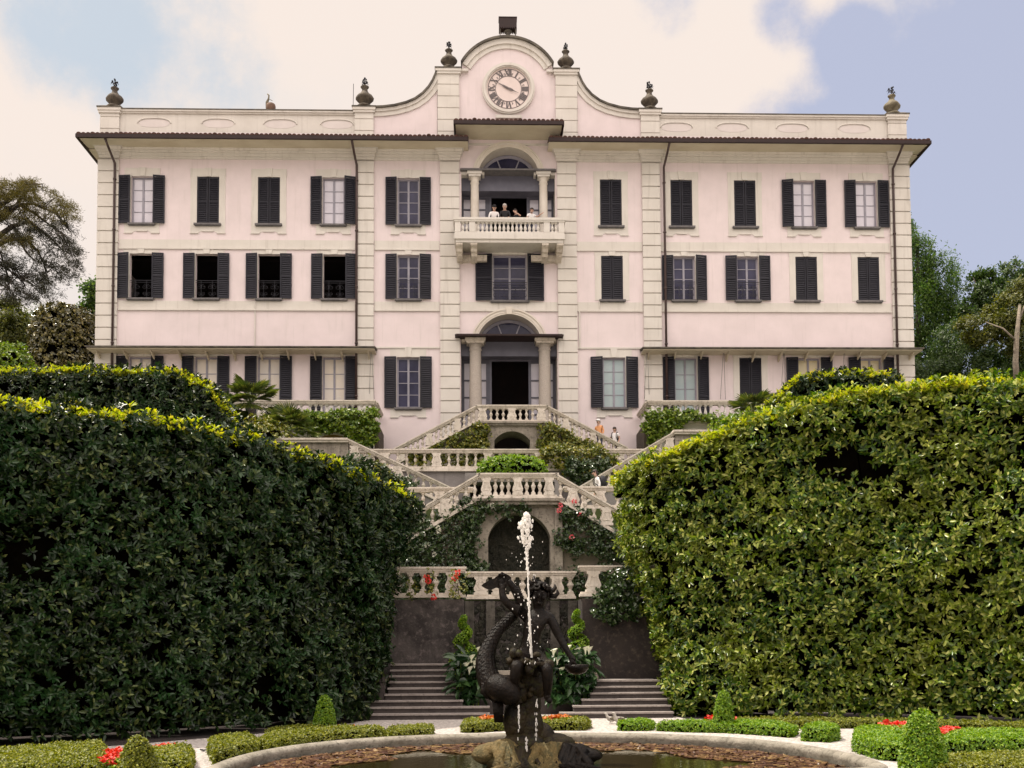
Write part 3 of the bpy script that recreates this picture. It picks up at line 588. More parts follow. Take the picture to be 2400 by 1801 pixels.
def frame_mesh(w, h, rows, mid=.10):
    def fn(mb):
        mb.box(-w, -w+.08, 0, .06, 0, h); mb.box(w-.08, w, 0, .06, 0, h); mb.box(-w+.08, w-.08, .002, .058, h-.09, h); mb.box(-w+.08, w-.08, .002, .058, 0, .1)
        mb.box(-mid/2, mid/2, -.012, .05, .1, h-.09)
        for i in range(1, rows):
            z = .1+(h-.19)*i/rows; mb.box(-w+.08, -mid/2, .01, .04, z-.018, z+.018); mb.box(mid/2, w-.08, .01, .04, z-.018, z+.018)
    return local(('frame', w, round(h, 2), rows), fn, M['frame'])
def pane_mesh(w, h, key):
    def fn(mb): mb.box(-w+.05, w-.05, .03, .036, .05, h-.05)
    return local(('pane', w, round(h, 2), key), fn, M[key])
def sill_mesh(w, deep=.16):
    def fn(mb): mb.box(-w-.12, w+.12, -deep, .2, -.09, 0); mb.box(-w-.07, w+.07, -deep+.05, .1, -.13, -.09)
    return local(('sill', w, deep), fn, M['sill'])
def surround_mesh(w, h, apron):
    def fn(mb):
        e = w+.32; zb = -.52 if apron else -.02; zt = h+(.42 if abs(h-2.31) > .02 and h < 3 and w < .7 else .2 if w < .7 or h > 3 else .16)
        mb.box(-e, -w, -.02, .03, 0 if apron else zb, h); mb.box(w, e, -.02, .03, 0 if apron else zb, h); mb.box(-e, e, -.02, .03, h, zt)
        mb.prism([(-.13, h+.002), (.13, h+.002), (.18, zt+.02), (-.18, zt+.02)], -.06, .02)
        for s in (-1, 1): mb.box(*sorted((s*(w+.30), s*(w+.335))), -.032, .02, h, zt)
        if apron:
            mb.prism([(-e, -.001), (e, -.001), (e, -.46), (w-.1, -.46), (w-.28, -.36), (-w+.28, -.36), (-w+.1, -.46), (-e, -.46)], -.02, .03)
            for a, b, za, zc in ((-e-.02, -w+.1, -.46, -.46), (w-.1, e+.02, -.46, -.46), (-w+.28, w-.28, -.36, -.36)): mb.box(a, b, -.06, .02, za-.045, za+.0)
    return local(('surround', w, round(h, 2), apron), fn, M['cream'])
def spiral(cx, cz, r, turns, a0, n=18, sg=1): return [(cx+r*(1-i/n*.85)*math.cos(a0+sg*turns*2*PI*i/n), 0, cz+r*(1-i/n*.85)*math.sin(a0+sg*turns*2*PI*i/n)) for i in range(n+1)]
def grille_mesh(w):
    def fn(mb):
        hh = .95
        for z in (.04, hh): mb.tube([(-w, 0, z), (w, 0, z)], .018, 4)
        mb.tube([(-w, 0, hh-.1), (w, 0, hh-.1)], .012, 4)
        n = 2 if w < .7 else 3
        for i in range(-n, n+1):
            if i % 2 == (0 if n == 2 else 1): continue
        cs = [-.5, .5] if w < .7 else [-.66, 0, .66]
        for c in cs:
            for sg in (-1, 1):
                mb.tube(spiral(c*w+sg*w*.22, .62, w*.24 if w < .7 else .17, 1.3, PI/2, 16, sg), .013, 4); mb.tube(spiral(c*w+sg*w*.22, .27, w*.2 if w < .7 else .15, 1.3, -PI/2, 16, -sg), .013, 4)
            mb.tube([(c*w, 0, .04), (c*w, 0, hh)], .013, 4)
    return local(('grille', w), fn, M['iron'])
PANE = dict(dk='glassdk', cur='glasscur', cr='glasscr', teal='glassteal', yel='glassyel')
for x, z0, z1, hw, st, sw, gr, apron in wins:
    h = z1-z0; o = link('window', surround_mesh(hw, h, apron), villa, (x, YF, z0))
    link('sill', sill_mesh(hw, .16 if z0 > 13 else .05), o, (x, YF, z0))
    zz = z0+.02; hs = h+.02
    if st == 'shut':
        for s in (-1, 1): link('shutter', shutter_mesh(hw-.02, h-.03), o, (x+s*(hw*.5+.005), YF+.04, z0+.015))
    else:
        for s in (-1, 1):
            ang = math.radians(random.choice((random.uniform(2, 6), random.uniform(4, 15))))*s
            link('shutter', shutter_mesh(sw, hs), o, (x+s*(hw+sw/2*math.cos(ang)+.02), YF-.075-abs(math.sin(ang))*sw/2, zz-.03), (0, 0, ang))
        if st != 'open':
            link('frame', frame_mesh(hw, h, 4 if h < 3 else 5), o, (x, YF+.16, z0)); link('pane', pane_mesh(hw, h, PANE[st]), o, (x, YF+.16, z0))
    if gr: link('grille', grille_mesh(hw), o, (x, YF-.03 if st != 'open' else YF+.05, z0))
# ------------------------------------------------------------------ portal, loggia, fanlights, balcony
def portal(name, h, arc, zdoor, dx0, dx1, colx, colr, cm, glass, rows):
    a, b, c, d = h; t = villa; Yb = YF+1.15; top = arc[2]
    mb = MB()                           # joinery wall with door opening and side lights
    lights = []
    for s in (-1, 1):
        for l0, l1 in ((1.17, 1.62), (1.95, 2.3)): lights.append((*sorted((s*l0, s*l1)), c+.5, zdoor-.12))
    wallcells(mb, a, b, c, d, Yb, [(dx0, dx1, c, zdoor)]+lights)
    for x0, x1 in ((dx0-.12, dx0), (dx1, dx1+.12)): mb.box(x0, x1, Yb-.05, Yb+.12, c, zdoor+.1)
    mb.box(dx0, dx1, Yb-.05, Yb+.1, zdoor, zdoor+.1)
    for x0, x1, z0, z1 in lights:
        for i in range(1, rows): z = z0+(z1-z0)*i/rows; mb.box(x0, x1, Yb-.03, Yb+.03, z-.035, z+.035)
        mb.box(x0-.04, x0, Yb-.03, Yb+.03, z0, z1); mb.box(x1, x1+.04, Yb-.03, Yb+.03, z0, z1)
    p = part(name, mb, M['lav'], t)
    for x0, x1, z0, z1 in lights: mb = MB(); mb.box(x0, x1, Yb+.02, Yb+.03, z0, z1); part('side_light', mb, M[glass], p)
    mb = MB(); mb.box(dx0-.3, dx0-.02, Yb+.1, Yb+1., c, zdoor) ; part('door_leaf', mb, M['lav'], p) if name == 'entrance' else None
    for s in (-1, 1):                   # columns with capitals
        mb = MB(); x = s*colx+.06; H = d-c
        mb.lathe([(colr*1.25, 0), (colr*1.25, .12), (colr*1.06, .2), (colr*1.02, H*.3), (colr*.92, H-.62), (colr*.92, H-.55), (colr*1.08, H-.5), (colr*.95, H-.44), (colr*.97, H-.34), (colr*1.35, H-.24)], x, YF+.25, c, 20)
        q = part('column', mb, cm, p, True); mb = MB(); e = colr*1.45
        mb.box(x-e, x+e, YF+.25-e, YF+.25+e, d-.24, d-.13); mb.box(x-e-.06, x+e+.06, YF+.25-e-.06, YF+.25+e+.06, d-.13, d-.0); part('capital', mb, M['stone'] if cm is M['granite'] else M['cream'], q)
        mb = MB(); xa, xb = sorted((s*(colx-.5)+.06, s*2.42)); mb.box(xa, xb, YF+.02, YF+1.1, d-.13-.0, d-.001); part('impost', mb, M['stone'] if cm is M['granite'] else M['cream'], p)
    mb = MB(); mb.box(a, b, YF+.45, Yb+.1, d-.75 if name == 'entrance' else d-.8, d-.002); part('lintel', mb, M['lav'], p)
    # hood over the opening
    mb = MB(); e = .28 if name == 'entrance' else .05; mb.box(a-e, b+e, YF-(.6 if name == 'entrance' else .22), YF+1.2, d+.0, d+.07); mb.box(a-e+.06, b+e-.06, YF-(.5 if name == 'entrance' else .15), YF+1.1, d+.07, d+.12); part('hood', mb, M['gutter'] if name == 'entrance' else M['sill'], p)
    # fanlight
    fx0, fx1 = arc[0]+.12, arc[1]-.12; fh = (fx0, fx1, top+.02, arc[3]-.16); pts = archpts(fh); Yg = YF+.75
    mb = MB(); mb.prism(pts, Yg, Yg+.02); f = part('fanlight', mb, M['glassdk'], t)
    mb = MB(); ribbon(mb, pts, -.12, .05, Yg-.03, Yg+.06); mb.box(fx0, fx1, Yg-.03, Yg+.04, top-.04, top+.06)
    cx = (fx0+fx1)/2
    for k, (x0, an) in enumerate(((-.62, 153), (-.22, 111), (.22, 69), (.62, 27))):
        dr = Vector((math.cos(math.radians(an)), math.sin(math.radians(an)))); r = 0
        while r < 3 and any(True for _ in [0]) :
            X_, Z_ = cx+x0*.9+dr.x*r, top+dr.y*r; hwid = (fx1-fx0)/2; rise = fh[3]-fh[2]; R_ = (hwid**2+rise**2)/(2*rise)
            if (X_-cx)**2+(Z_-(fh[3]-R_))**2 > R_*R_: break
            r += .02
        p0 = Vector((cx+x0*.9, top)); p1 = p0+dr*r; sd = Vector((dr.y, -dr.x))*.03; mb.prism([(v.x, v.y) for v in (p0-sd, p1-sd, p1+sd, p0+sd)], Yg-.035, Yg+.01)
    part('glazing_bars', mb, M['frame'], f)
    # archivolt
    mb = MB(); ap = archpts(arc); ribbon(mb, ap, -.30, 0, YF-.05, YF+.02); ribbon(mb, ap, -.30, -.22, YF-.10, YF+.02); ribbon(mb, ap, -.14, -.08, YF-.075, YF+.02)
    if name == 'entrance': mb.prism([(-.13+.02, arc[3]-.02), (.13+.02, arc[3]-.02), (.17+.02, arc[3]+.36), (-.17+.02, arc[3]+.36)], YF-.14, YF+.02)
    part('archivolt', mb, M['arch'], villa)
portal('entrance', PORT, ARC1, 16.7, -.88, 1.04, 1.77, .315, M['granite'], 'glasscur', 4)
portal('loggia', LOGG, ARC3, 25.42, -.85, 1.01, 1.77, .22, M['arch'], 'glasscur', 4)
BALU = None
def baluster_mesh(kind, h):
    key = (kind, round(h, 3))
    if key in _cache: return _cache[key]
    mb = MB()
    if kind == 'vase': pr = [(.085,0),(.085,.09),(.045,.13),(.04,.17),(.072,.33),(.082,.42),(.07,.52),(.042,.70),(.034,.80),(.05,.84),(.08,.90),(.08,1)]
    else: pr = [(.075,0),(.075,.17),(.045,.21),(.036,.30),(.058,.40),(.082,.50),(.082,.55),(.048,.66),(.036,.74),(.036,.80),(.072,.84),(.072,1)]
    wk = 1.32 if kind == 'wide' else 1.; e = h; mb.lathe([(r*wk, z*e) for r, z in pr], seg=10)
    s = .085 if kind == 'vase' else .078*wk; mb.box(-s, s, -s, s, 0, .1*e); mb.box(-s+.002, s-.002, -s+.002, s-.002, .91*e, e)
    _cache[key] = mb.mesh('baluster', M['cream'] if kind == 'vase' else M['stone'], smooth=False); return _cache[key]
def balcony():
    mb = MB(); Y0 = 48.62; mb.box(-2.72, 2.78, Y0-.02, YF-.02, 22.16, 22.44); mb.box(-2.66, 2.72, Y0+.06, YF-.02, 22.0, 22.16)
    b = part('balcony', mb, M['cream'], villa)
    mb = MB(); mb.box(-2.78, 2.84, Y0-.05, Y0+.3, 23.12, 23.24); mb.box(-2.74, 2.8, Y0-.02, Y0+.26, 23.04, 23.12)
    for s in (-2.78, 2.59): mb.box(s, s+.25, Y0+.3, YF-.02, 23.12, 23.238)
    part('handrail', mb, M['cream'], b)
    mb = MB(); mb.box(-2.7, 2.76, Y0+.02, Y0+.24, 22.44, 22.52); part('plinth', mb, M['cream'], b)
    for x0, x1 in ((-2.7, -2.42), (-1.98, -1.68), (1.74, 2.04), (2.48, 2.76)): mb = MB(); mb.box(x0, x1, Y0+.01, Y0+.25, 22.52, 23.04); part('pedestal', mb, M['cream'], b)
    bm_ = baluster_mesh('vase', .52)
    for x in [-2.30, -2.1]+[-1.53+i*.2135 for i in range(15)]+[2.17, 2.36]: link('baluster', bm_, b, (x, Y0+.13, 22.52))
    for s in (-2.7, 2.66):
        for k in range(4): link('baluster', bm_, b, (s+.05, Y0+.45+k*.24, 22.52))
    for x in (-2.48, -1.75, 1.82, 2.55):
        mb = MB(); mb.prismx([(Y0+.12,22.0),(Y0+.12,21.86),(Y0+.3,21.78),(Y0+.36,21.66),(Y0+.52,21.62),(Y0+.6,21.5),(YF-.02,21.4),(YF-.02,22.0)], x-.14, x+.14)
        mb.prismx([(Y0+.08,21.99),(Y0+.08,21.9),(Y0+.5,21.74),(YF-.05,21.7),(YF-.05,21.99)], x-.17, x+.17); part('bracket', mb, M['stone'], b)
    mb = MB()
    for x0, x1 in ((-2.34, -1.1), (1.15, 2.41)): mb.box(x0, x1, YF-.35, YF, 21.45, 21.75)
    parts('corbel_block', mb, M['stone'], b)
balcony()
# canopies, pipes, chimney
for s in (-1, 1):
    mb = MB(); a, b = sorted((s*20.95, s*6.68))
    mb.hexa([(a,48.95,16.76),(b,48.95,16.76),(b,YF-.02,16.9),(a,YF-.02,16.9),(a,48.95,16.83),(b,48.95,16.83),(b,YF-.02,17.0),(a,YF-.02,17.0)])
    c = part('canopy', mb, M['coping'], villa); mb = MB(); mb.box(a+.05, b-.05, 49.05, YF-.03, 16.70, 16.75); part('canopy_soffit', mb, M['soffit'], c)
    mb = MB()
    for k in range(11): x = a+.4+(b-a-.8)*k/10; mb.prismx([(49.2,16.69),(YF,16.69),(YF,16.35)], x-.03, x+.03)
    parts('canopy_bracket', mb, M['soffit'], c)
for x, b in ((-19.93,-1), (-7.72,1), (8.02,-1), (19.93,1)):
    mb = MB(); mb.tube([(x-.12*(1 if x < 0 else -1), 48.72, 27.25), (x-.08*(1 if x < 0 else -1), 49.1, 26.95), (x, 49.78, 26.45), (x, 49.8, 26.0), (x, 49.8, 12.7)], .062, 8)
    for z in (14.5, 17.2, 20.1, 23.0, 25.6): mb.lathe([(.085,0),(.085,.07)], x, 49.8, z, 8)
    part('downpipe', mb, M['pipe'], villa, True)
mb = MB(); mb.tube([(-12.85, 49.96, 19.4), (-12.85, 49.96, 16.95)], .035, 6); part('thin_pipe', mb, M['cream'], villa)
mb = MB(); mb.tube([(3.62,49.95,17.02),(3.62,49.95,19.0),(4.65,49.95,19.0),(4.65,49.95,19.5)], .04, 6); part('conduit', mb, M['cream'], villa)
mb = MB()
for x in (10.9, 14.0, 17.1, -6.95, 7.0):
    for dx in ((.02, .13), (-.02, -.13)): mb.tube([(x+dx[0], 49.6, 16.7), (x+dx[1], 49.9, 14.4)], .012, 4)
parts('hanging_cord', mb, M['sill'], villa)
mb = MB(); mb.lathe([(.30,0),(.22,.08),(.13,.2),(.10,.34),(.13,.46),(.22,.55)], .05, YF+.2, 33.25, 10)
for x in (-.36, .44): mb.tube([(x, YF+.05, 33.1), (x, YF+.05, 33.9)], .022, 5); mb.tube([(x, YF+.45, 33.1), (x, YF+.45, 33.9)], .022, 5)
c = part('chimney', mb, M['coping'], villa); mb = MB(); mb.box(-.42, .5, YF-.0, YF+.5, 33.93, 34.45)
for k in range(10): mb.box(-.42+k*.096, -.36+k*.096, YF, YF+.5, 33.86, 33.929)
mb.box(-.44, .52, YF-.02, YF+.52, 34.45, 34.48); part('chimney_cowl', mb, M['gutter'], c)
mb = MB(); mb.tube([(-8.1, 51, 27.9), (-8.05, 51, 31.4)], .018, 4); part('aerial', mb, M['iron'], villa)
# urns standing on the parapet
def urn(x, z, h, label, pale=False):
    t = thing('urn', label, 'urn', (x, YF+.16, z), 'stone urns along the parapet'); mb = MB(); s = h/1.55; b = 1.2
    pr = [(.36*b,0),(.36*b,.08),(.26*b,.12),(.15*b,.2),(.14*b,.26),(.24*b,.34),(.33*b,.46),(.34*b,.54),(.28*b,.66),(.17*b,.76),(.11*b,.88),(.10*b,.98),(.15*b,1.04),(.16*b,1.09),(.09*b,1.12)]
    mb.lathe([(r*s, zz*s) for r, zz in pr], x, YF+.16, z, 20, 0, .06); part('body', mb, M['urnpale'] if pale else M['urn'], t, True)
    mb = MB(); rs = random.Random(int(x*97)); c = (x, YF+.16, z+1.1*s); mb.tube([c, (c[0], c[1], z+1.5*s)], [.03, .015], 5)
    for k in range(11):
        a = rs.uniform(0, 2*PI); r = rs.uniform(.12, .24)*s; zz = c[2]+rs.uniform(.02, .3)*s
        mb.tube([(c[0], c[1], zz-.05), (c[0]+r*.6*math.cos(a), c[1]+r*.6*math.sin(a), zz+.08*s), (c[0]+r*math.cos(a), c[1]+r*math.sin(a), zz-.02*s)], [.018, .02, .008], 4)
        mb.blob((c[0]+r*.62*math.cos(a), c[1]+r*.62*math.sin(a), zz+.08*s), (.045*s,)*3, 5, 3)
    mb.blob((c[0], c[1], z+1.5*s), (.05*s, .05*s, .06*s), 6, 4); part('iron_flowers', mb, M['iron'], t)
urn(-20.12, 29.42, 1.62, 'dark stone urn with iron flowers on the far left end of the parapet')
urn(-7.36, 29.56, 1.70, 'dark stone urn with iron flowers at the left foot of the curved gable')
urn(-3.02, 31.64, 1.58, 'dark stone urn with iron flowers on the pedestal left of the clock arch')
urn(3.04, 31.64, 1.58, 'dark stone urn with iron flowers on the pedestal right of the clock arch')
urn(7.38, 29.56, 1.64, 'dark stone urn with iron flowers at the right foot of the curved gable')
urn(20.12, 29.42, 1.60, 'lichen pale stone urn with iron flowers on the right end of the parapet', True)
mb = MB(); mb.lathe([(.2,0),(.24,.08),(.25,.3),(.22,.42),(.16,.46)], -12.18, YF+.2, 29.38, 12)
t = thing('broken_pot', 'squat brown pot with a bent broken stub on the left parapet', 'pot', (-12.18, YF+.2, 29.38)); part('body', mb, M['terracotta'], t, True)
mb = MB(); mb.tube([(-12.36,YF+.2,29.6),(-12.38,YF+.2,29.9),(-12.30,YF+.2,30.1),(-12.28,YF+.2,30.28),(-12.36,YF+.2,30.36)], [.09,.08,.05,.04,.03], 6); mb.tube([(-12.3,YF+.2,30.1),(-12.1,YF+.2,30.0)], .015, 4); part('bent_stub', mb, M['urnpale'], t, True)
# ------------------------------------------------------------------ balustrades
def pedestal_mesh(h, w=.42, d=.3):
    key = ('ped', round(h, 3), w)
    if key in _cache: return _cache[key]
    k = w/.42
    hp = [(.215,0),(.215,.13),(.165,.155),(.175,.2),(.212,.28),(.215,.36),(.195,.46),(.155,.62),(.14,.76),(.15,.84),(.19,.88),(.2,1)]
    out = [(x*k, z*h) for x, z in hp]+[(-x*k, z*h) for x, z in reversed(hp)]; mb = MB(); mb.prism(out, -d/2, d/2)
    ip = [(.10,.26),(.13,.33),(.11,.46),(.075,.62),(.07,.74),(.0,.70)]; ins = [(.0,.30)]+ip; pts = [(x*k, z*h) for x, z in ins]+[(-x*k, z*h) for x, z in reversed(ip[:-1])]
    n = len(pts)
    mb.tube([(x, -d/2-.004, z) for x, z in pts+[pts[0]]], .012, 4)
    _cache[key] = mb.mesh('pedestal', M['stone']); return _cache[key]
def balustrade(label, a, b, za, zb, seq, H=.86, group=None, pl=.14, rl=.17, depth=.34, kind='bulb', m='stone', t=None, ew=(0, 0), name='balustrade'):
    a, b = Vector((*a, 0)), Vector((*b, 0)); d = (b-a); Ln = d.length; d.normalize(); s = Vector((-d.y, d.x, 0)); sl = (zb-za)/Ln
    if t is None: t = thing(name, label, 'balustrade', (a.x, a.y, za), group)
    def bar(nm, z0, z1, dep, e0=ew[0], e1=ew[1], mb=None):
        own = mb is None; mb = mb or MB(); p = []
        for z in (z0, z1):
            for q, e in ((0-e0, -1), (Ln+e1, 1)):
                base = a+d*q; h = za+sl*q+z
                for o in ((-dep/2, dep/2) if e < 0 else (dep/2, -dep/2)): p.append(tuple(base+s*o+Vector((0, 0, h))))
        mb.hexa([p[0],p[3],p[2],p[1],p[4],p[7],p[6],p[5]]); return part(nm, mb, M[m], t) if own else mb
    mb = MB(); bar('', 0, pl*.6, depth, mb=mb); bar('', pl*.6, pl, depth-.07, ew[0]-.03, ew[1]-.03, mb=mb); part('plinth', mb, M[m], t)
    mb = MB(); bar('', H-rl, H-rl*.72, depth-.08, ew[0]-.03, ew[1]-.03, mb=mb); bar('', H-rl*.72, H-rl*.35, depth-.02, mb=mb); bar('', H-rl*.35, H, depth+.06, ew[0]+.03, ew[1]+.03, mb=mb); part('handrail', mb, M[m], t)
    wt = [dict(p=1.75, b=1., s=.6)[c] for c in seq]; tot = sum(wt); x = 0; hb = H-pl-rl+.02; ang = math.atan2(d.y, d.x)
    for c, w_ in zip(seq, wt):
        q = (x+w_/2)/tot*Ln; x += w_; pos = a+d*q+Vector((0, 0, za+sl*q+pl-.01))
        if c == 'b': link('baluster', baluster_mesh(kind, hb), t, pos, (0, 0, ang))
        if c == 'p': link('pedestal', pedestal_mesh(hb, min(.44, Ln*1.75/tot*.9)), t, pos, (0, 0, ang))
    return t
def pier(mb, x0, x1, y0, y1, z0, z1): mb.box(x0, x1, y0, y1, z0, z1)
def wall(name, label, boxes, m, cat='wall', coping=None, group=None):
    b0 = boxes[0]; loc = ((b0[0]+b0[1])/2, b0[2], b0[4]); t = thing(name, label, cat, loc, group); mb = MB()
    for b in boxes: mb.box(*b)
    part('masonry', mb, M[m], t)
    if coping:
        mb = MB()
        for b in coping: mb.box(*b)
        part('coping', mb, M['stone'], t)
    return t
# lowest flights
def steps(label, rows, m='step'):
    t = thing('stone_steps', label, 'steps', (sum(rows[0][:2])/2, rows[0][2], 0), 'lower garden steps')
    n = len(rows)
    for i, (x0, x1, y) in enumerate(rows):
        mb = MB(); z = .16*(i+1); ye = rows[i+1][2]+.05 if i < n-1 else y+1.9
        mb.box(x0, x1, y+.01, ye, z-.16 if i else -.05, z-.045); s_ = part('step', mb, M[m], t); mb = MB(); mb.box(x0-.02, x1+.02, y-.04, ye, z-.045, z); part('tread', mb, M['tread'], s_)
    return t
PXS = [(800,1146,26.70),(850,1146,27.0),(862,1084,27.29),(903,1070,27.58),(910,1066,27.87),(912,1064,28.16),(914,1063,28.45),(916,1062,28.74),(917,1061,29.03)]
rows = []
for i, (p0, p1, y) in enumerate(PXS): rows.append((P(p0, 1640, y).x, P(p1, 1640, y).x, y))
steps('left flight of nine worn shaded steps beside the dark hedge', rows)
PXR = [(1314,1577,26.70),(1345,1571,27.0),(1365,1573,27.29),(1384,1556,27.58),(1390,1547,27.87),(1391,1545,28.16)]
steps('right flight of six worn sunlit steps below the brown wall', [(P(a, 1640, y).x, P(b, 1640, y).x, y) for a, b, y in PXR])
mb = MB(); x0 = rows[3][0]; mb.box(x0-.62, x0-.03, 27.62, 28.5, 0, .98); mb.box(x0-.66, x0, 27.56, 28.55, .98, 1.12)
for k in range(4): mb.box(x0-.58+k*.14, x0-.50+k*.14, 27.58, 27.62, .2, .96)
single('cheek_block', mb, M['step'], (x0-.3, 28, 0), 'fluted stone cheek block at the left side of the left steps', 'stone block')
# terrace four: stained walls with planter in front of the recessed grotto
XL, XR = -1.92, 1.60
wall('retaining_wall', 'dark stained rendered wall above the left lower steps', [(-9, XL, 29.75, 31.4, 0, 3.34)], 'stain')
wall('retaining_wall', 'brown blotchy rendered wall above the right lower steps', [(XR, 9, 29.4, 31.4, 0, 3.34)], 'brownr')
t = thing('grotto_wall', 'recessed mossy grotto wall between the two lower flights', 'wall', (-.16, 31, 0)); mb = MB(); mb.box(XL+.001, XR-.001, 31.0, 31.38, 0, 3.35); part('masonry', mb, M['stain'], t)
mb = MB(); r_ = random.Random(5)
for k in range(420):
    x = r_.uniform(XL+.1, XR-.1); z = r_.uniform(.9, 3.25); mb.blob((x, 31.0, z), (r_.uniform(.05,.13), r_.uniform(.03,.10), r_.uniform(.06,.16)), 6, 4, .3, r_)
part('tufa', mb, M['grotto'], t)
mb = MB()
for x0 in (XL+.02, -1.25, .75, XR-.3): mb.box(x0, x0+.28, 30.86, 31.0, 0, 3.34)
parts('pilaster_strip', mb, M['dampr'], t)
mb = MB(); mb.box(-1.98, 1.86, 28.5, 29.9, 0, 1.12); mb.box(-2.0, -1.5, 28.1, 28.49, 0, 1.0); mb.box(1.35, 1.86, 28.1, 28.49, 0, 1.0)
t = thing('planter_wall', 'low stone planter between the two lower flights of steps', 'planter', (-.06, 28.5, 0)); part('masonry', mb, M['step'], t)
mb = MB(); mb.box(-2.06, 1.94, 28.42, 28.66, 1.12, 1.24); mb.box(-2.04, -1.46, 28.04, 28.41, 1.0, 1.1); mb.box(1.31, 1.9, 28.04, 28.41, 1.0, 1.1); part('coping', mb, M['stonedk'], t)
mb = MB(); mb.box(-1.95, 1.83, 28.66, 29.88, 1.12, 1.18); part('dark_ground', mb, M['earth'], t)
B4 = 'lowest terrace balustrade sections'
balustrade('left end section of the lowest balustrade with red creeper on it', (-6.9, 29.9), (XL, 29.9), 3.4, 3.4, 'bbpbbbpbbbp', .92, B4, ew=(0, .06), kind='wide')
balustrade('recessed middle section of the lowest balustrade behind the fountain statue', (XL+.05, 31.05), (XR-.05, 31.05), 3.4, 3.4, 'sppbbbbpb', .86, B4, kind='wide')
balustrade('right end section of the lowest balustrade partly under ivy', (XR, 29.6), (6.9, 29.6), 3.4, 3.4, 'pbbpbbbpbbb', .92, B4, ew=(.06, 0), kind='wide')
# terrace three: niche wall, ramps and landing
X0, X1 = -1.64, 1.44
m_ = MB(); m_.box(-1.9, 1.7, 43.0, 43.3, 7.05, 8.86); single('dark_backing', m_, M['room'], (0, 43.2, 7.04), 'near black box added behind the balusters of the middle landing', 'backing')  # near-black box added to darken the gaps between the balusters
t = thing('niche_wall', 'mottled stone wall with a mossy arched niche under the middle landing', 'wall', (-.1, 34.7, 3.4)); mb = MB()
nh = (-1.16, 1.02, 5.75, 6.6); mb.box(X0, nh[0], 34.72, 36.9, 3.4, 6.86); mb.box(nh[1], X1, 34.72, 36.9, 3.4, 6.86)
ap = archpts(nh)
for (xa, za), (xb, zb) in zip(ap, ap[1:]): mb.add([(xa,34.72,za),(xb,34.72,zb),(xb,34.72,6.86),(xa,34.72,6.86),(xa,36,za),(xb,36,zb),(xb,36,6.86),(xa,36,6.86)], [(0,1,2,3),(4,5,1,0)])
for s, x in ((-1, X0), (1, X1)): mb.box(*sorted((x, x-s*.26)), 34.62, 34.72, 3.4, 6.86)
part('masonry', mb, M['stonedk'], t); mb = MB(); mb.box(nh[0], nh[1], 35.5, 35.7, 3.4, 6.7)
for k in range(300): mb.blob((r_.uniform(nh[0], nh[1]), 35.5, r_.uniform(3.4, 6.4)), (r_.uniform(.05,.14), .06, r_.uniform(.06,.16)), 6, 4, .3, r_)
part('niche_tufa', mb, M['grotto'], t)
RS = .588
def rampwall(label, s, xa, z_a, xb, z_b, y0, y1, zb, m):
    mb = MB(); mb.prism([(xa, z_a), (xb, z_b), (xb, zb), (xa, zb)], y0, y1)
    return single('ramp_wall', mb, M[m], (xa, y0, zb), label, 'wall')
rampwall('beige rendered wall with roses under the left middle flight', -1, X0-.002, 6.76, -7.2, 6.76-RS*5.56, 34.9, 36.6, 3.4, 'beige')
rampwall('beige bare rendered wall with roses under the right middle flight', 1, X1+.002, 6.76, 7.0, 6.76-RS*5.56, 34.9, 36.6, 3.4, 'beige')
mb = MB(); mb.box(X0-.02, X1+.02, 34.5, 36.9, 6.86, 6.98); mb.box(X0-.08, X1+.08, 34.42, 36.9, 6.98, 7.07)
single('landing_slab', mb, M['stonedk'], (0, 34.6, 6.86), 'moulded stone slab of the middle landing above the mossy niche', 'landing')
B3 = 'middle landing balustrades'
balustrade('level balustrade on the middle landing above the mossy niche', (-1.42, 34.62), (1.18, 34.62), 7.06, 7.06, 'pbbbpbbbp', .90, B3, ew=(.1, .1))
balustrade('sloping balustrade descending left from the middle landing', (-1.47, 34.62), (-6.5, 34.62), 7.02, 7.02-RS*5.05, 'bbbpbbbbpbbbbp', .92, B3)
balustrade('sloping balustrade descending right from the middle landing', (1.23, 34.62), (6.3, 34.62), 7.02, 7.02-RS*5.05, 'bpbbpbbbbpbbbb', .92, B3)
balustrade('level balustrade behind the left middle flight', (-8, 37.1), (-1.7, 37.1), 7.04, 7.04, 'bbpbbpbbbpbb', .82, 'middle terrace edge balustrades')
balustrade('level balustrade behind the right middle flight in front of the man with the rucksack', (1.7, 37.1), (8, 37.1), 7.04, 7.04, 'bbpbbbpbbbp', .84, 'middle terrace edge balustrades')
# V-shaped flights to the second terrace
def vflight(s, ztop, zlow, x_top, x_low, lab1, lab2, lab3):
    Yv = 41.4; f = .86
    balustrade(lab1, (s*x_top, Yv), (s*x_low, Yv), ztop-f, zlow-f, 'pbbbbpbbbbpb', f, 'flights descending towards the middle', pl=.12)
    mb = MB(); mb.prism([(s*x_top, ztop-f), (s*x_low, zlow-f), (s*x_low, 7.04), (s*x_top, 7.04)], Yv-.1, Yv+1.4); single('flight_wall', mb, M['greyr'], (s*x_top, Yv, 7.04), lab2, 'wall')
    t = thing('landing_wall', lab3, 'wall', (s*(x_top+1.5), Yv, 7.04)); mb = MB(); a, b = sorted((s*x_top, s*12.5)); mb.box(a, b, Yv-.12, Yv+.3, 7.04, ztop-.16); part('masonry', mb, M['stonedk'], t)
    mb = MB(); mb.box(a-.06, b, Yv-.24, Yv+.4, ztop-.16, ztop-.07); mb.box(a-.1, b, Yv-.3, Yv+.45, ztop-.07, ztop+.01); part('coping', mb, M['stone'], t)
vflight(-1, 10.58, 8.46, 6.95, 2.5, 'sloping balustrade of the left flight running down to the centre', 'grey wall under the left upper flight', 'crumbling stone wall with coping beside the left palms')
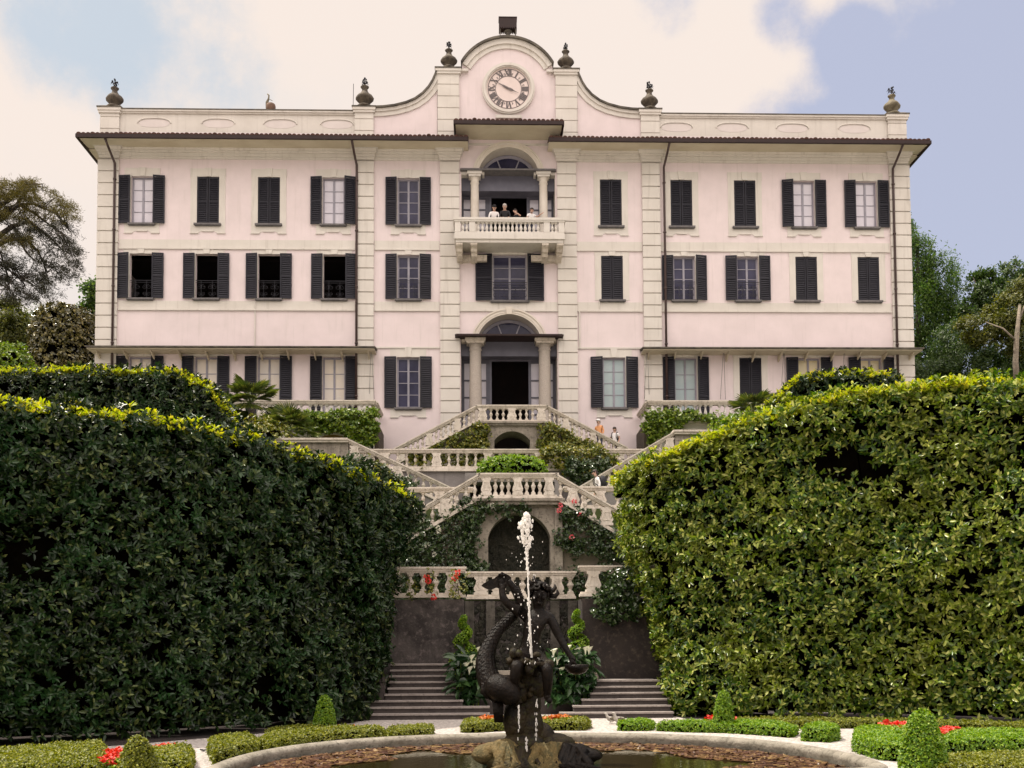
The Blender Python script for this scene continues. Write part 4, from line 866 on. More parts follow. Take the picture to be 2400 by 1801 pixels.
vflight(1, 10.92, 8.60, 6.75, 2.75, 'sloping balustrade of the right flight behind the man with the rucksack', 'grey wall under the right upper flight', 'stone wall with coping at the head of the right upper flight')
wall('terrace_wall', 'grey rendered wall under the straight upper balustrade', [(-12, 12, 43.34, 43.62, 7.04, 9.6)], 'greyr', coping=[(-12, 12, 43.2, 43.7, 9.56, 9.68), (-1.4, 1.2, 43.1, 43.69, 9.6, 9.7)])
balustrade('long straight balustrade below the front door stairs', (-12, 43.4), (12, 43.4), 9.68, 9.68, ('bbbbp'*11)[:-1], .86, None, pl=.1)
# front door stairs
SL = .53; YL = 47.3
t = thing('door_landing', 'stone landing with a low dark arch in front of the entrance door', 'landing', (.06, YL, 9.7)); mb = MB()
nh = (-.80, .92, 11.75, 12.2); mb.box(-1.5, nh[0], YL, 49.9, 9.7, 12.46); mb.box(nh[1], 1.62, YL, 49.9, 9.7, 12.46)
ap = archpts(nh)
for (xa, za), (xb, zb) in zip(ap, ap[1:]): mb.add([(xa,YL,za),(xb,YL,zb),(xb,YL,12.46),(xa,YL,12.46),(xa,YL+1.6,za),(xb,YL+1.6,zb),(xb,YL+1.6,12.46),(xa,YL+1.6,12.46)], [(0,1,2,3),(4,5,1,0)])
for x0, x1 in ((-1.12, -.80), (.92, 1.24)): mb.box(x0, x1, YL-.06, YL, 9.7, 12.1)
part('masonry', mb, M['stonedk'], t); mb = MB(); mb.box(nh[0], nh[1], YL+1.5, YL+1.6, 9.7, 12.3); part('dark_vault', mb, M['room'], t)
mb = MB(); mb.box(-1.62, 1.74, YL-.12, 49.94, 12.46, 12.55); mb.box(-1.7, 1.82, YL-.2, 49.94, 12.55, 12.64); part('slab', mb, M['stonedk'], t)
BD = 'front door stair balustrades'
balustrade('short level balustrade in front of the entrance door', (-1.62, YL), (1.72, YL), 12.62, 12.62, 'pbbbpbbbp', .82, BD, pl=.1, ew=(.05, .05))
for s, lab, lw in ((-1, 'sloping balustrade descending left from the entrance door', 'ivy covered wall under the left door stairs'), (1, 'sloping balustrade descending right from the entrance door with two visitors behind', 'creeper covered wall under the right door stairs')):
    xa = -1.66 if s < 0 else 1.76; xb = s*5.45
    balustrade(lab, (xa, YL), (xb, YL), 12.58, 12.58-SL*abs(xb-xa), 'bbbpbbbbpbbbbp', .84, BD, pl=.11, ew=(0, .12))
    mb = MB(); mb.prism([(xa, 12.56), (xb-s*.3, 12.56-SL*abs(xb-xa)+.16), (xb-s*.3, 9.7), (xa, 9.7)], YL+.05, YL+.4); single('stair_wall', mb, M['stonedk'], (xa, YL, 9.7), lw, 'wall')
    mb = MB(); n = 12
    for k in range(n):
        x_ = abs(xb-xa)*k/n; mb.box(*sorted((xa+s*x_, xa+s*(x_+abs(xb-xa)/n))), YL+.4, 49.7, 9.7, 12.6-SL*(x_+.16))
    single('door_steps', mb, M['step'], (xa, YL, 9.7), ('left' if s < 0 else 'right')+' flight of steps rising behind the balustrade to the entrance door', 'steps')
# wing terraces
def wing(s, xi, lab1, lab2, arches):
    Yw = 47.05; xo = s*20.6
    t = balustrade(lab1, (xi, Yw), (xo, Yw), 12.62, 12.62, ('sbbsbbbbsbbbb'+'sbbbb'*9), .98, 'wing terrace balustrades', pl=.12, rl=.19, kind='vase', m='stone', ew=(.1, 0))
    tw = thing('terrace_arcade', lab2, 'wall', (xi, Yw+.1, 9.7)); mb = MB(); hs = []
    a, b = sorted((xi, xo)); pr = []
    for cx, hw in arches: hs.append((cx-hw, cx+hw, 9.7, 12.0))
    wallcells(mb, a, b, 9.7, 12.6, Yw+.1, hs)
    for h in hs:
        ap = archpts((h[0], h[1], 11.2, 12.0))
        for (xa, za), (xb, zb) in zip(ap, ap[1:]): mb.add([(xa,Yw+.1,za),(xb,Yw+.1,zb),(xb,Yw+.1,12.0),(xa,Yw+.1,12.0)], [(0,1,2,3)])
    sd = xi; mb.box(*sorted((sd, sd-s*-.1)), Yw+.1, 49.95, 9.7, 12.6); part('masonry', mb, M['beige'] if False else M['cream'], tw)
    mb = MB()
    for h in hs:
        ap = archpts((h[0], h[1], 11.2, 12.0))
        for (xa, za), (xb, zb) in zip(ap, ap[1:]): mb.add([(xa,Yw+.1,za),(xb,Yw+.1,zb),(xb,Yw+.44,zb),(xa,Yw+.44,za)], [(0,1,2,3)])
        mb.add([(h[0],Yw+.44,9.7),(h[1],Yw+.44,9.7),(h[1],Yw+.44,12.0),(h[0],Yw+.44,12.0)], [(0,1,2,3)])
    part('arch_vaults', mb, M['ochre'], tw)
    mb = MB(); mb.box(a-.08, b+.08, Yw-.12, Yw+.5, 12.5, 12.62); part('cornice', mb, M['stone'], tw)
    balustrade('', (xi, Yw+.12), (xi, 49.8), 12.62, 12.62, 'bbbbbbb', .98, None, pl=.12, rl=.19, kind='vase', t=t)
    for k in range(1): pass
    return t
wing(-1, -6.55, 'left wing terrace balustrade with slim vase balusters', 'left terrace arcade with an ochre arch half hidden by ivy', [(-8.5, 1.25), (-12.5, 1.25), (-16.5, 1.25)])
wing(1, 6.65, 'right wing terrace balustrade with slim vase balusters', 'right terrace arcade with an ochre arch beside the ivy', [(9.05, 1.2), (13, 1.25), (17, 1.25)])
mb = MB(); c = (Q(1578, 905, 46.5).x, 46.7); zt = 12.5; mb.tube([(c[0], c[1], zt), (c[0], c[1], zt-.15)], .02, 5); mb.lathe([(.04,0),(.16,-.08),(.17,-.12)], c[0], c[1], zt-.1, 6); mb.lathe([(.07,-.62),(.15,-.14)], c[0], c[1], zt, 6)
single('hanging_lantern', mb, M['sill'], (c[0], c[1], zt-.6), 'small stone coloured lantern hanging under the right terrace balustrade', 'lantern')
# ------------------------------------------------------------------ pool
PC = Vector(((G(1262, 1795, .3).x), 15.1)); RZ = .34
pb = G(1270, 1718, RZ); pl_ = G(500, 1796, RZ); pr_ = G(2024, 1776, RZ)
cx0 = (pl_.x+pr_.x)/2; ax = (pr_.x-pl_.x)/2; cyb = (pl_.y+pr_.y)/2-.1; by = pb.y-cyb
out_ = []
for k in range(49):                     # back: flattened half oval
    a = PI*k/48; e = .84; c, s_ = math.cos(a), math.sin(a); out_.append((cx0+ax*math.copysign(abs(c)**e, c), cyb+by*abs(s_)**e*(1-.0*abs(c))))
fr = []
for k in range(1, 40):                  # front: side lobes drawn in, then a wide bow towards the viewer
    a = PI*k/40; c, s_ = -math.cos(a), math.sin(a); fr.append((cx0+ax*c*(.995 if True else 1), cyb-.95*min(1, s_*2.2)**.6-(2.6*max(0, 1-abs(c)/.62)**.55 if abs(c) < .62 else 0)))
out_ += fr
def loft(path, prof, closed=True):      # prof: (outward offset, z)
    n = len(path); mb = MB(); vs = []
    for i in range(n):
        p, q = Vector(path[i-1]), Vector(path[(i+1) % n]); d = (q-p).normalized(); nr = Vector((d.y, -d.x))
        for o, z in prof: vs.append((path[i][0]+nr.x*o, path[i][1]+nr.y*o, z))
    m_ = len(prof); mb.add(vs, [(i*m_+j, i*m_+(j+1) % m_, ((i+1) % n)*m_+(j+1) % m_, ((i+1) % n)*m_+j) for i in range(n) for j in range(m_)]); return mb
prof = [(-.11, -.05), (-.11, .2), (-.13, .25), (-.12, .30), (-.06, RZ), (.05, RZ), (.11, .31), (.13, .25), (.11, .19), (.10, .0)]
single('pool_rim', loft(out_, prof), M['rim'], (cx0, cyb, 0), 'rounded worn stone rim of the lobed fountain pool', 'pool rim', smooth=True)
mb = MB(); mb.add([(x, y, .16) for x, y in out_], [tuple(range(len(out_)))[::-1]]); me = mb.mesh('pool_water', M['water']); me.flip_normals() if me.polygons[0].normal.z < 0 else None
tag(link('pool_water', me), kind='structure')
# floating lily pads
def inpoly(x, y, poly):
    r = False
    for (xa, ya), (xb, yb) in zip(poly, poly[1:]+poly[:1]):
        if (ya > y) != (yb > y) and x < (xb-xa)*(y-ya)/(yb-ya)+xa: r = not r
    return r
mb = MB(); cnt = 0; r_ = random.Random(3)
while cnt < 5200:
    x, y = r_.uniform(cx0-ax, cx0+ax), r_.uniform(cyb-3.6, cyb+by); dx, dy = (x-cx0)/ax, (y-cyb)/by
    if not inpoly(x, y, out_) or not inpoly(x+.18*math.copysign(1, cx0-x)*-1, y+.15, out_): continue
    clear = math.hypot(x-(cx0+.15), (y-14.7)*.8); px_ = 0
    if y < 16.9+.35*math.sin(x*2.1)+.2*math.sin(x*5+1) and abs(dx) < .60+.1*math.sin(y*3): continue
    rr = r_.uniform(.035, .10); a0 = r_.uniform(0, 6.28); tl = r_.uniform(-.008, .010); zz = .166+r_.random()*.012
    pts = [(x, y, zz)]+[(x+rr*math.cos(a0+.3+5.7*k/9), y+rr*math.sin(a0+.3+5.7*k/9), zz+tl*math.cos(5.7*k/9)+(r_.uniform(0, .03) if r_.random() < .04 else 0)) for k in range(10)]
    mb.add(pts, [(0, k, k+1) for k in range(1, 10)]); cnt += 1
tag(link('lily_pads', mb.mesh('lily_pads', M['pads'])), 'reddish brown water lily pads floating over most of the pool', 'lily pads', None, 'stuff')
# ------------------------------------------------------------------ tall laurel hedges
def hedge(name, label, bot, top, thick, dens, k, L, W, m, yng, holes=-.55, clump=.16, base=None, core_in=.5, top_m=None):
    """bot / top: polylines of the visible face from left to right; the body extends away from it by thick"""
    bot = [Vector(b) for b in bot]; top = [Vector(t) for t in top]; n = len(bot); nb = []
    def sub(pl, m_=6):
        o = []
        for a, b in zip(pl, pl[1:]): o += [a.lerp(b, i/m_) for i in range(m_)]
        return o+[pl[-1]]
    bot, top = sub(bot), sub(top); face = []; cap = []; back = []
    offs = [];
    for i in range(len(bot)):
        d = (bot[min(i+1, len(bot)-1)]-bot[max(i-1, 0)]); d.z = 0; d.normalize(); offs.append(Vector((-d.y, d.x, 0)))
    R = 7
    for i in range(len(bot)-1):
        for j in range(R):
            c = []
            for ii, jj in ((i, j), (i+1, j), (i+1, j+1), (i, j+1)): c.append(bot[ii].lerp(top[ii], jj/R))
            face.append(c)
        cap.append([top[i], top[i+1], top[i+1]+offs[i+1]*thick, top[i]+offs[i]*thick])
        back.append([bot[i+1]+offs[i+1]*thick, bot[i]+offs[i]*thick, top[i]+offs[i]*thick, top[i+1]+offs[i+1]*thick])
    ends = [[bot[0]+offs[0]*thick, bot[0], top[0], top[0]+offs[0]*thick], [bot[-1], bot[-1]+offs[-1]*thick, top[-1]+offs[-1]*thick, top[-1]]]
    area = sum((q[1]-q[0]).cross(q[3]-q[0]).length for q in face+cap+ends); base = base or tuple(bot[0]); N_ = int(area*dens)
    edge = [[t+o*-.1-Vector((0, 0, .1)), t2+o2*-.1-Vector((0, 0, .1)), t2+o2*thick*.5, t+o*thick*.5] for t, t2, o, o2 in zip(top, top[1:], offs, offs[1:])]
    return plant(name, label, 'hedge', base, face+cap+ends, N_, k, L, W, m, True, core_in, None, (edge, int(yng), 7, L*.85), None, clump, .9, .17, .35, holes, face+cap+ends+back)
def gp(px, py, Y=None): g = G(px, py, 0); return (g.x, g.y, 0)
def gp(px, py, Y=None): g = G(px, py, 0); return (g.x, g.y, .16)
bl = [gp(-130, 1768), gp(0, 1752), gp(300, 1737), gp(600, 1718), gp(790, 1700), (P(838, 1683, 26.4).x, 26.5, 0)]
tl = [Q(-125, 862, bl[0][1]), Q(0, 874, bl[1][1]), Q(276, 897, bl[2][1]), Q(553, 950, bl[3][1]), Q(737, 1003, bl[4][1]), Q(852, 1056, 27.3)]
bl += [(P(850, 1660, 27.2).x+.02, 27.6, 0), (-4.95, 29.0, .4), (-5.1, 31.4, 2.5)]; tl += [Q(884, 1075, 28.6), Q(876, 1090, 30.2), Q(862, 1095, 32.0)]
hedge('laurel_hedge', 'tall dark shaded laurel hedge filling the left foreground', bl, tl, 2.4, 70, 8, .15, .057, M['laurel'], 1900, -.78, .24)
br = [(4.6, 31.2, 2.5), (4.35, 28.6, 0), (P(1580, 1683, 27).x, 27.0, 0), gp(1665, 1683), gp(1900, 1690), gp(2100, 1695), gp(2311, 1702), gp(2520, 1712)]
tr = [Q(1345, 1042, 31.6), Q(1327, 1040, 29.6), Q(1350, 1018, 28.3), Q(1450, 975, br[3][1]), Q(1640, 905, br[4][1]), Q(1830, 852, br[5][1]), Q(2060, 826, br[6][1]), Q(2300, 832, br[7][1])]
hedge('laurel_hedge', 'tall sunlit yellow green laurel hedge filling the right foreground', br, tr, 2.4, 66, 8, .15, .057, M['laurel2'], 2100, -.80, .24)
# second hedges on the slope behind
b2 = [(-24, 37.2, 6), (-16, 36.6, 6.5), (-11.5, 36.2, 7), (-8.6, 36.0, 7), (-7.9, 37.5, 7)]
t2 = [Q(-60, 806, 37.2), Q(150, 800, 36.6), Q(380, 806, 36.2), Q(498, 905, 36.0), Q(520, 930, 37.5)]
t2.insert(3, Q(440, 832, 36.1)); b2.insert(3, (-9.8, 36.1, 7))
hedge('terrace_hedge', 'dark clipped hedge with sunny top behind the left laurel hedge', b2, t2, 2.2, 50, 7, .17, .066, M['laurel'], 1300, -9, .12)
b3 = [(8.9, 37.4, 7), (9.0, 36.2, 7), (10.4, 36.0, 7), (12.6, 36.0, 7), (14.2, 36.3, 7), (14.6, 38, 7)]
t3 = [Q(1640, 900, 37.4), Q(1655, 880, 36.2), Q(1725, 818, 36.0), Q(1850, 806, 36.0), Q(1940, 812, 36.3), Q(1962, 850, 38)]
hedge('terrace_hedge', 'dark rounded clipped hedge rising behind the right laurel hedge', b3, t3, 2.2, 50, 7, .17, .066, M['laurel'], 700, -9, .12)
# broad leaved shrub at the right edge
bs = gp(2420, 1700); plant('rhododendron', 'broad leaved shrub in front of the hedge at the right edge', 'shrub', bs, lathe_quads([(.5, .3), (.95, 1.2), (1.0, 2.4), (.8, 3.6), (.4, 4.4)], (bs[0]+.35, bs[1]-.35, 0), 12), 330, 7, .26, .10, M['laurel2'], True, .35, disp=.2, holes=-.3)
# ------------------------------------------------------------------ box edging, cones, flowers
def bed(label, foot, h, m='box', n=None, group='low box hedges round the pool', name='box_hedge'):
    """foot: outline points on the ground"""
    pts = [Vector(p) for p in foot]; c = sum(pts, Vector())/len(pts); q = []; k = len(pts)
    ar = sum(pts[i].x*pts[(i+1) % k].y-pts[(i+1) % k].x*pts[i].y for i in range(k))
    if ar < 0: pts.reverse()
    up = Vector((0, 0, h)); ins = [c+(p-c)*.90 for p in pts]
    for i in range(k): a, b = pts[i], pts[(i+1) % k]; q.append([a, b, b+up*.8, a+up*.8]); q.append([a+up*.8, b+up*.8, ins[(i+1) % k]+up, ins[i]+up])
    topq = [[ins[i]+up, ins[(i+1) % k]+up, c+up, c+up] for i in range(k)]
    area = sum((z[1]-z[0]).cross(z[3]-z[0]).length for z in q)+abs(ar)/2
    return plant(name, label, 'box hedge', tuple(c), q+topq, int(area*(n or 800)), 5, .038, .022, M[m], True, .04, group, None, None, .025, 6, .025, .5)
def strip(pxs): return [G(px, py, 0) for px, py in pxs]
bed('low box hedge strip along the bottom left corner', strip([(-60,1800),(60,1783),(150,1775),(238,1768),(250,1785),(238,1830),(-60,1840)]), .26, 'boxol')
bed('low rounded box hedge just right of the leftmost cone', strip([(335,1800),(355,1790),(440,1780),(452,1790),(440,1830),(340,1830)]), .27, 'boxol')
bed('rounded box hedge end at the left tip of the pool', strip([(490,1768),(520,1758),(585,1757),(600,1765),(596,1782),(560,1790),(505,1795)]), .30, 'boxol')
bed('long low box hedge along the left back of the pool', strip([(602,1760),(640,1742),(700,1733),(760,1728),(820,1727),(896,1728),(900,1736),(840,1742),(760,1748),(690,1757),(640,1768)]), .24, 'boxol')
bed('low box hedge strip behind the left cone topiary', strip([(622,1733),(650,1727),(735,1720),(740,1724),(650,1736)]), .20, 'boxol')
bed('short low box hedge right of the left cone bed', strip([(905,1730),(930,1722),(1000,1717),(1016,1720),(1010,1727),(960,1732),(915,1738)]), .20, 'boxol')
bed('low box hedge left behind the statue with orange flowers', strip([(1083,1718),(1090,1704),(1190,1700),(1195,1713),(1120,1718)]), .20, 'boxol')
bed('low box hedge right behind the statue with orange flowers', strip([(1255,1713),(1260,1701),(1370,1699),(1382,1708),(1370,1713)]), .20, 'boxol')
bed('low box hedge right of the two ducks', strip([(1450,1711),(1470,1705),(1520,1704),(1535,1709),(1520,1714),(1455,1714)]), .20)
bed('long low box hedge along the right back of the pool', strip([(1540,1714),(1600,1708),(1760,1708),(1830,1712),(1870,1724),(1850,1730),(1780,1724),(1700,1719),(1600,1717)]), .20)
bed('rounded box hedge at the right tip of the pool', strip([(1882,1738),(1890,1727),(1930,1722),(1960,1727),(1966,1736),(1940,1741)]), .27)
bed('flat box strip under the sunlit laurel hedge', strip([(1680,1700),(1780,1698),(2140,1702),(2150,1707),(1900,1709),(1760,1706)]), .17, 'boxol')
bed('box strip running off the right edge under the hedge', strip([(2150,1703),(2420,1712),(2420,1720),(2150,1709)]), .15, 'boxol')
bed('big low box hedge left of the nearest cone', strip([(2004,1765),(2008,1738),(2060,1733),(2140,1740),(2150,1768),(2130,1788),(2060,1782)]), .30)
bed('big low box hedge right of the nearest cone', strip([(2200,1760),(2240,1746),(2320,1742),(2440,1745),(2440,1772),(2300,1772),(2210,1776)]), .28)
bed('box hedge strip in the bottom right corner', strip([(2195,1812),(2220,1798),(2440,1790),(2440,1830),(2200,1835)]), .22, 'boxol')
def cone(label, px, py, ptop, hwid, m='box', ps=None):
    b = G(px, py, 0); h = (py-ptop)/F*b.y*1.02; r = hwid/F*b.y; pr = [(r*.86, .02), (r, h*.12), (r*.93, h*.35), (r*.77, h*.6), (r*.56, h*.8), (r*.36, h*.93), (.02, h)]
    return plant('cone_topiary', label, 'topiary', tuple(b), lathe_quads(pr, b, 18), int(1500*h*r*6), 5, .036, .022, M[m], True, .04, 'clipped box cones', disp=.018, upb=.5)
cone('clipped box cone among red flowers at the bottom left', 322, 1830, 1732, 42, 'boxol')
cone('bright clipped box cone in front of the dark left hedge', 761, 1727, 1634, 25)
cone('slender clipped box cone in front of the sunlit right hedge', 1697, 1716, 1622, 23)
cone('large bright clipped box cone in the bottom right', 2165, 1822, 1668, 52)
def flowers(label, pts, h, m, n, cat='flower bed', s=.06):
    q = [Vector(p) for p in strip(pts)]; c = sum(q, Vector())/len(q); qq = [[c, q[i], q[(i+1) % len(q)], c] for i in range(len(q))]
    p, nr = sample(qq, n); p = p+np.array([0, 0, 1.])*RNG.uniform(h*.6, h*1.1, (n, 1)); nr = np.tile(np.array([[0, 0, 1.]]), (n, 1))
    pp, d, nn, LL, WW = shoots(p, nr, 5, s, s*.8, jit=.02, upb=.3); t = thing('flower_bed', label, cat, tuple(c), 'flower patches among the box hedges')
    link('blooms', leafmesh('blooms', pp, d, nn, LL, WW, M[m], base=tuple(c)), t)
    p, nr = sample(qq, n*2); p = p+np.array([0, 0, 1.])*RNG.uniform(0, h*.85, (n*2, 1)); nr = np.tile(np.array([[0, 0, 1.]]), (n*2, 1)); pp, d, nn, LL, WW = shoots(p, nr, 5, s*1.1, s*.7, jit=.02, upb=.6)
    link('leaves', leafmesh('leaves', pp, d, nn, LL, WW, M['box'], base=tuple(c)), t)
flowers('red flowers left of the bottom left cone', [(225,1806),(250,1792),(292,1786),(292,1815),(240,1825)], .24, 'red', 260)
flowers('red flowers right of the bottom left cone', [(350,1792),(355,1783),(400,1776),(408,1784),(372,1796)], .24, 'red', 200)
flowers('rusty red flowers round the foot of the left cone', [(700,1733),(735,1728),(830,1722),(880,1722),(870,1728),(780,1736)], .18, 'rust', 240)
flowers('orange red flowers left behind the statue', [(1120,1706),(1190,1702),(1190,1708),(1130,1712)], .24, 'rust', 180)
flowers('orange red flowers right behind the statue', [(1262,1706),(1330,1701),(1345,1706),(1270,1711)], .24, 'rust', 180)
flowers('red flowers left of the slender right cone', [(1650,1712),(1660,1704),(1682,1703),(1682,1713)], .24, 'red', 120)
flowers('dark red flowers right of the slender right cone', [(1702,1712),(1706,1704),(1725,1703),(1724,1711)], .20, 'red', 70)
flowers('red flowers left of the large right cone', [(2058,1733),(2075,1722),(2135,1728),(2135,1745),(2100,1744)], .28, 'red', 260)
flowers('red flowers right of the large right cone', [(2195,1755),(2205,1742),(2240,1742),(2250,1750),(2215,1762)], .30, 'red', 220)
# spiral topiaries on the planter
def spiral_topiary(label, px, py, ptop, wpx, Y):
    b = P(px, py, Y); tp = P(px, ptop, Y); h = tp.z-b.z; r = wpx/F*Y; mb = []
    t = thing('spiral_topiary', label, 'topiary', tuple(b), 'spiral topiaries'); ps = []; ns = []
    m_ = MB(); m_.tube([b, (b.x, b.y, b.z+h*.9)], .03, 5); part('stem', m_, M['bark'], t)
    cp = []
    for i in range(70):
        f = i/69; a = f*2.4*2*PI+2.2; R_ = r*(1-f*.82)*.62; tr_ = r*(.56-.36*f); cp.append((b.x+R_*math.cos(a), b.y+R_*math.sin(a), b.z+.05+h*.93*f, tr_))
    cp = np.array(cp); n = 2600; k = RNG.integers(0, 70, n); v = unit(RNG.normal(0, 1, (n, 3))); p = cp[k, :3]+v*cp[k, 3:4]*RNG.uniform(.75, 1.05, (n, 1))
    pp, d, nn, LL, WW = shoots(p, v, 4, .05, .028, jit=.015); link('foliage', leafmesh('foliage', pp, d, nn, LL, WW, M['box'], base=tuple(b)), t)
    m_ = MB(); m_.tube([c[:3] for c in cp], [max(.02, c[3]*.85) for c in cp], 8); part('shade_core', m_, M['core_shade'], t)  # near-black tube as painted shade inside the spiral
spiral_topiary('spiral clipped box left of the fountain statue', 1088, 1560, 1445, 31, 29.2)
spiral_topiary('spiral clipped box right of the fountain statue', 1354, 1535, 1432, 28, 29.2)
def callas(label, px, py, wpx, hpx, Y, n, fl):
    b = P(px, py, Y); b.z = max(b.z, 0); t = thing('calla_lilies', label, 'calla lilies', tuple(b), 'calla lily clumps'); wd = wpx/F*Y; h = hpx/F*Y
    p = np.array([b.x, b.y, b.z])+np.stack([RNG.uniform(-wd, wd, n), RNG.uniform(-.45, .35, n), h*RNG.uniform(.05, .92, n)], 1)
    d = unit(np.stack([RNG.normal(0, .8, n), RNG.normal(-.5, .6, n), RNG.normal(.15, .6, n)], 1)); nn = unit(np.stack([RNG.normal(0, .3, n), RNG.normal(-.5, .3, n), np.full(n, .9)], 1))
    link('leaves', leafmesh('leaves', p, d, nn, RNG.uniform(.22, .42, n), RNG.uniform(.12, .2, n), M['lilyleaf'], base=tuple(b), droop=.3, fold=.2), t)
    m_ = MB()
    for k in range(26): x = b.x+random.uniform(-wd, wd)*.8; m_.tube([(x, b.y, b.z), (x+random.uniform(-.1,.1), b.y+random.uniform(-.2,.1), b.z+h*random.uniform(.5,.95))], .012, 4)
    part('stalks', m_, M['box'], t)
    for fx, fy in fl:
        c = P(fx, fy, Y-.35); m_ = MB(); a = random.uniform(-.6, .6); vs = []; 
        for i, (r, z) in enumerate(((.012, -.16), (.03, -.06), (.055, .0), (.085, .05))):
            for k in range(10):
                th = 2*PI*k/10; fl_ = (1+.45*max(0, math.cos(th-a))) if i > 1 else 1; vs.append((c.x+r*fl_*math.cos(th), c.y+r*fl_*math.sin(th)*.9, c.z+z+(.035*math.cos(th-a) if i == 3 else 0)))
        m_.add(vs, [(i*10+k, i*10+(k+1) % 10, (i+1)*10+(k+1) % 10, (i+1)*10+k) for i in range(3) for k in range(10)]); m_.tube([(c.x, c.y, c.z-.1), (c.x, c.y, c.z+.05)], .012, 5); part('flower', m_, M['lily'], t, True)
callas('clump of white calla lilies left of the statue', 1098, 1655, 34, 128, 28.0, 260, [(1104,1541),(1127,1530),(1112,1553),(1119,1546),(1092,1558),(1100,1568),(1122,1522)])
callas('clump of white calla lilies right of the statue', 1338, 1650, 52, 125, 28.0, 420, [(1297,1527),(1330,1519),(1352,1524),(1372,1521),(1343,1537),(1380,1522),(1315,1569),(1306,1545)])
# ------------------------------------------------------------------ climbers
def creeper(label, polys, Y, m, dens, L=.10, W=.07, cat='climber', flowersat=(), fm=None, depth=.16, k=5, name='climbing_ivy', ys=None):
    """polys: outlines on the wall at distance Y, given as photo points"""
    qs = []
    for pl in polys:
        pts = [P(px, py, Y) for px, py in pl]; c = sum(pts, Vector())/len(pts)
        for i in range(len(pts)): qs.append([c, pts[i], pts[(i+1) % len(pts)], c])
    qs = [q if (q[1]-q[0]).cross(q[2]-q[0]).y < 0 else [q[0], q[2], q[1], q[3]] for q in qs]
    area = sum((q[1]-q[0]).cross(q[2]-q[0]).length/2 for q in qs); n = int(area*dens); base = P(polys[0][0][0], polys[0][0][1], Y)
    t = thing(name, label, cat, tuple(base)); p, nr = sample([[q[0], q[1], q[2], q[2]] for q in qs], n)
    p = p+RNG.normal(0, .09, p.shape)*np.array([1, 0, 1]); p[:, 1] -= np.abs(RNG.normal(0, depth, n))+.03+.12*np.maximum(0, wave(p, 2.2)); nr = np.tile(np.array([[0, -1., .35]]), (n, 1))
    pp, d, nn, LL, WW = shoots(p, nr, k, L, W, jit=.07); link('leaves', leafmesh('leaves', pp, d, nn, LL, WW, M[m], base=tuple(base)), t)
    m_ = MB()
    for j in range(9):
        q = qs[j % len(qs)]; a = Vector(q[0]); b = Vector(q[1]).lerp(Vector(q[2]), random.random()); m_.tube([a-Vector((0,.03,0)), a.lerp(b, .5)+Vector((random.uniform(-.1,.1), -.05, random.uniform(-.1,.1))), b-Vector((0,.03,0))], .015, 4)
    part('stems', m_, M['bark'], t)
    for fx, fy in flowersat:
        c = P(fx, fy, Y-.3); v = unit(RNG.normal(0, 1, (26, 3))); pc = np.array(c)+v*.045; link('flower', leafmesh('flower', pc, v+RNG.normal(0,.3,(26,3)), unit(RNG.normal(0,1,(26,3))), .07, .06, M[fm] if fm in M else M[fm], base=tuple(base)), t)
    return t
M['whitep'] = leafmat('white_rose_petals', [(0,(.75,.75,.62)), (1,(.85,.82,.75))], .5, .2)
creeper('dense dark climbing rose with white blooms on the left ramp wall', [[(968,1245),(1090,1178),(1140,1170),(1145,1200),(1112,1228),(1125,1275),(1110,1300),(1135,1332),(1120,1400),(1060,1405),(940,1405),(950,1332)],[(1130,1172),(1235,1180),(1240,1200),(1190,1212),(1140,1200)]], 34.75, 'ivy', 260, .10, .07, 'climbing rose', [(1027,1238),(1001,1280),(1018,1300),(991,1252),(1154,1186),(1028,1246)], 'whitep', name='climbing_rose')
creeper('dark climbing rose with pink blooms on the right ramp wall', [[(1308,1185),(1345,1190),(1440,1245),(1470,1250),(1468,1290),(1400,1262),(1330,1240),(1318,1215)],[(1303,1248),(1330,1250),(1328,1270),(1400,1268),(1420,1285),(1462,1275),(1462,1320),(1420,1312),(1385,1300),(1360,1295),(1345,1308),(1335,1288),(1310,1275)],[(1318,1345),(1400,1335),(1480,1330),(1480,1402),(1318,1402)]], 34.75, 'ivy', 270, .10, .07, 'climbing rose', [(1315,1184),(1310,1197),(1360,1208),(1340,1260),(1346,1176)], 'rosep', name='climbing_rose')
creeper('dark ivy mass hanging over the right end of the lowest balustrade', [[(1440,1345),(1490,1335),(1500,1440),(1440,1460),(1395,1440),(1400,1405),(1425,1370)]], 29.3, 'ivy', 330, .11, .08)
creeper('yellowish creeper with red flowers on the left lowest balustrade', [[(1060,1345),(1085,1340),(1095,1390),(1070,1402),(1055,1390)],[(1000,1350),(1012,1348),(1016,1395),(1002,1395)],[(955,1370),(975,1360),(975,1395),(955,1398)]], 29.65, 'ivyyel', 150, .07, .05, 'climber', [(1000,1353),(1073,1342),(1066,1355),(1016,1400),(1003,1362)], 'red', .10, name='flowering_creeper')
creeper('yellow green ivy triangle under the left door stairs', [[(1010,1054),(1060,1032),(1120,998),(1142,1002),(1142,1052)]], 47.25, 'ivyyel', 240, .11, .09)
creeper('yellow green ivy triangle under the right door stairs', [[(1264,1050),(1264,1002),(1285,998),(1320,1012),(1395,1048),(1390,1054)]], 47.25, 'ivyyel', 240, .11, .09)
creeper('brown and yellow creeper seen through the left of the straight balustrade', [[(960,1068),(1140,1060),(1142,1098),(970,1098)]], 43.75, 'ivyyel', 170, .11, .09)
creeper('yellow green creeper spilling over the right of the straight balustrade', [[(1262,1062),(1290,1052),(1400,1052),(1440,1075),(1445,1095),(1400,1100),(1390,1120),(1340,1128),(1332,1110),(1300,1092),(1270,1080)]], 43.15, 'ivyyel', 230, .12, .09)
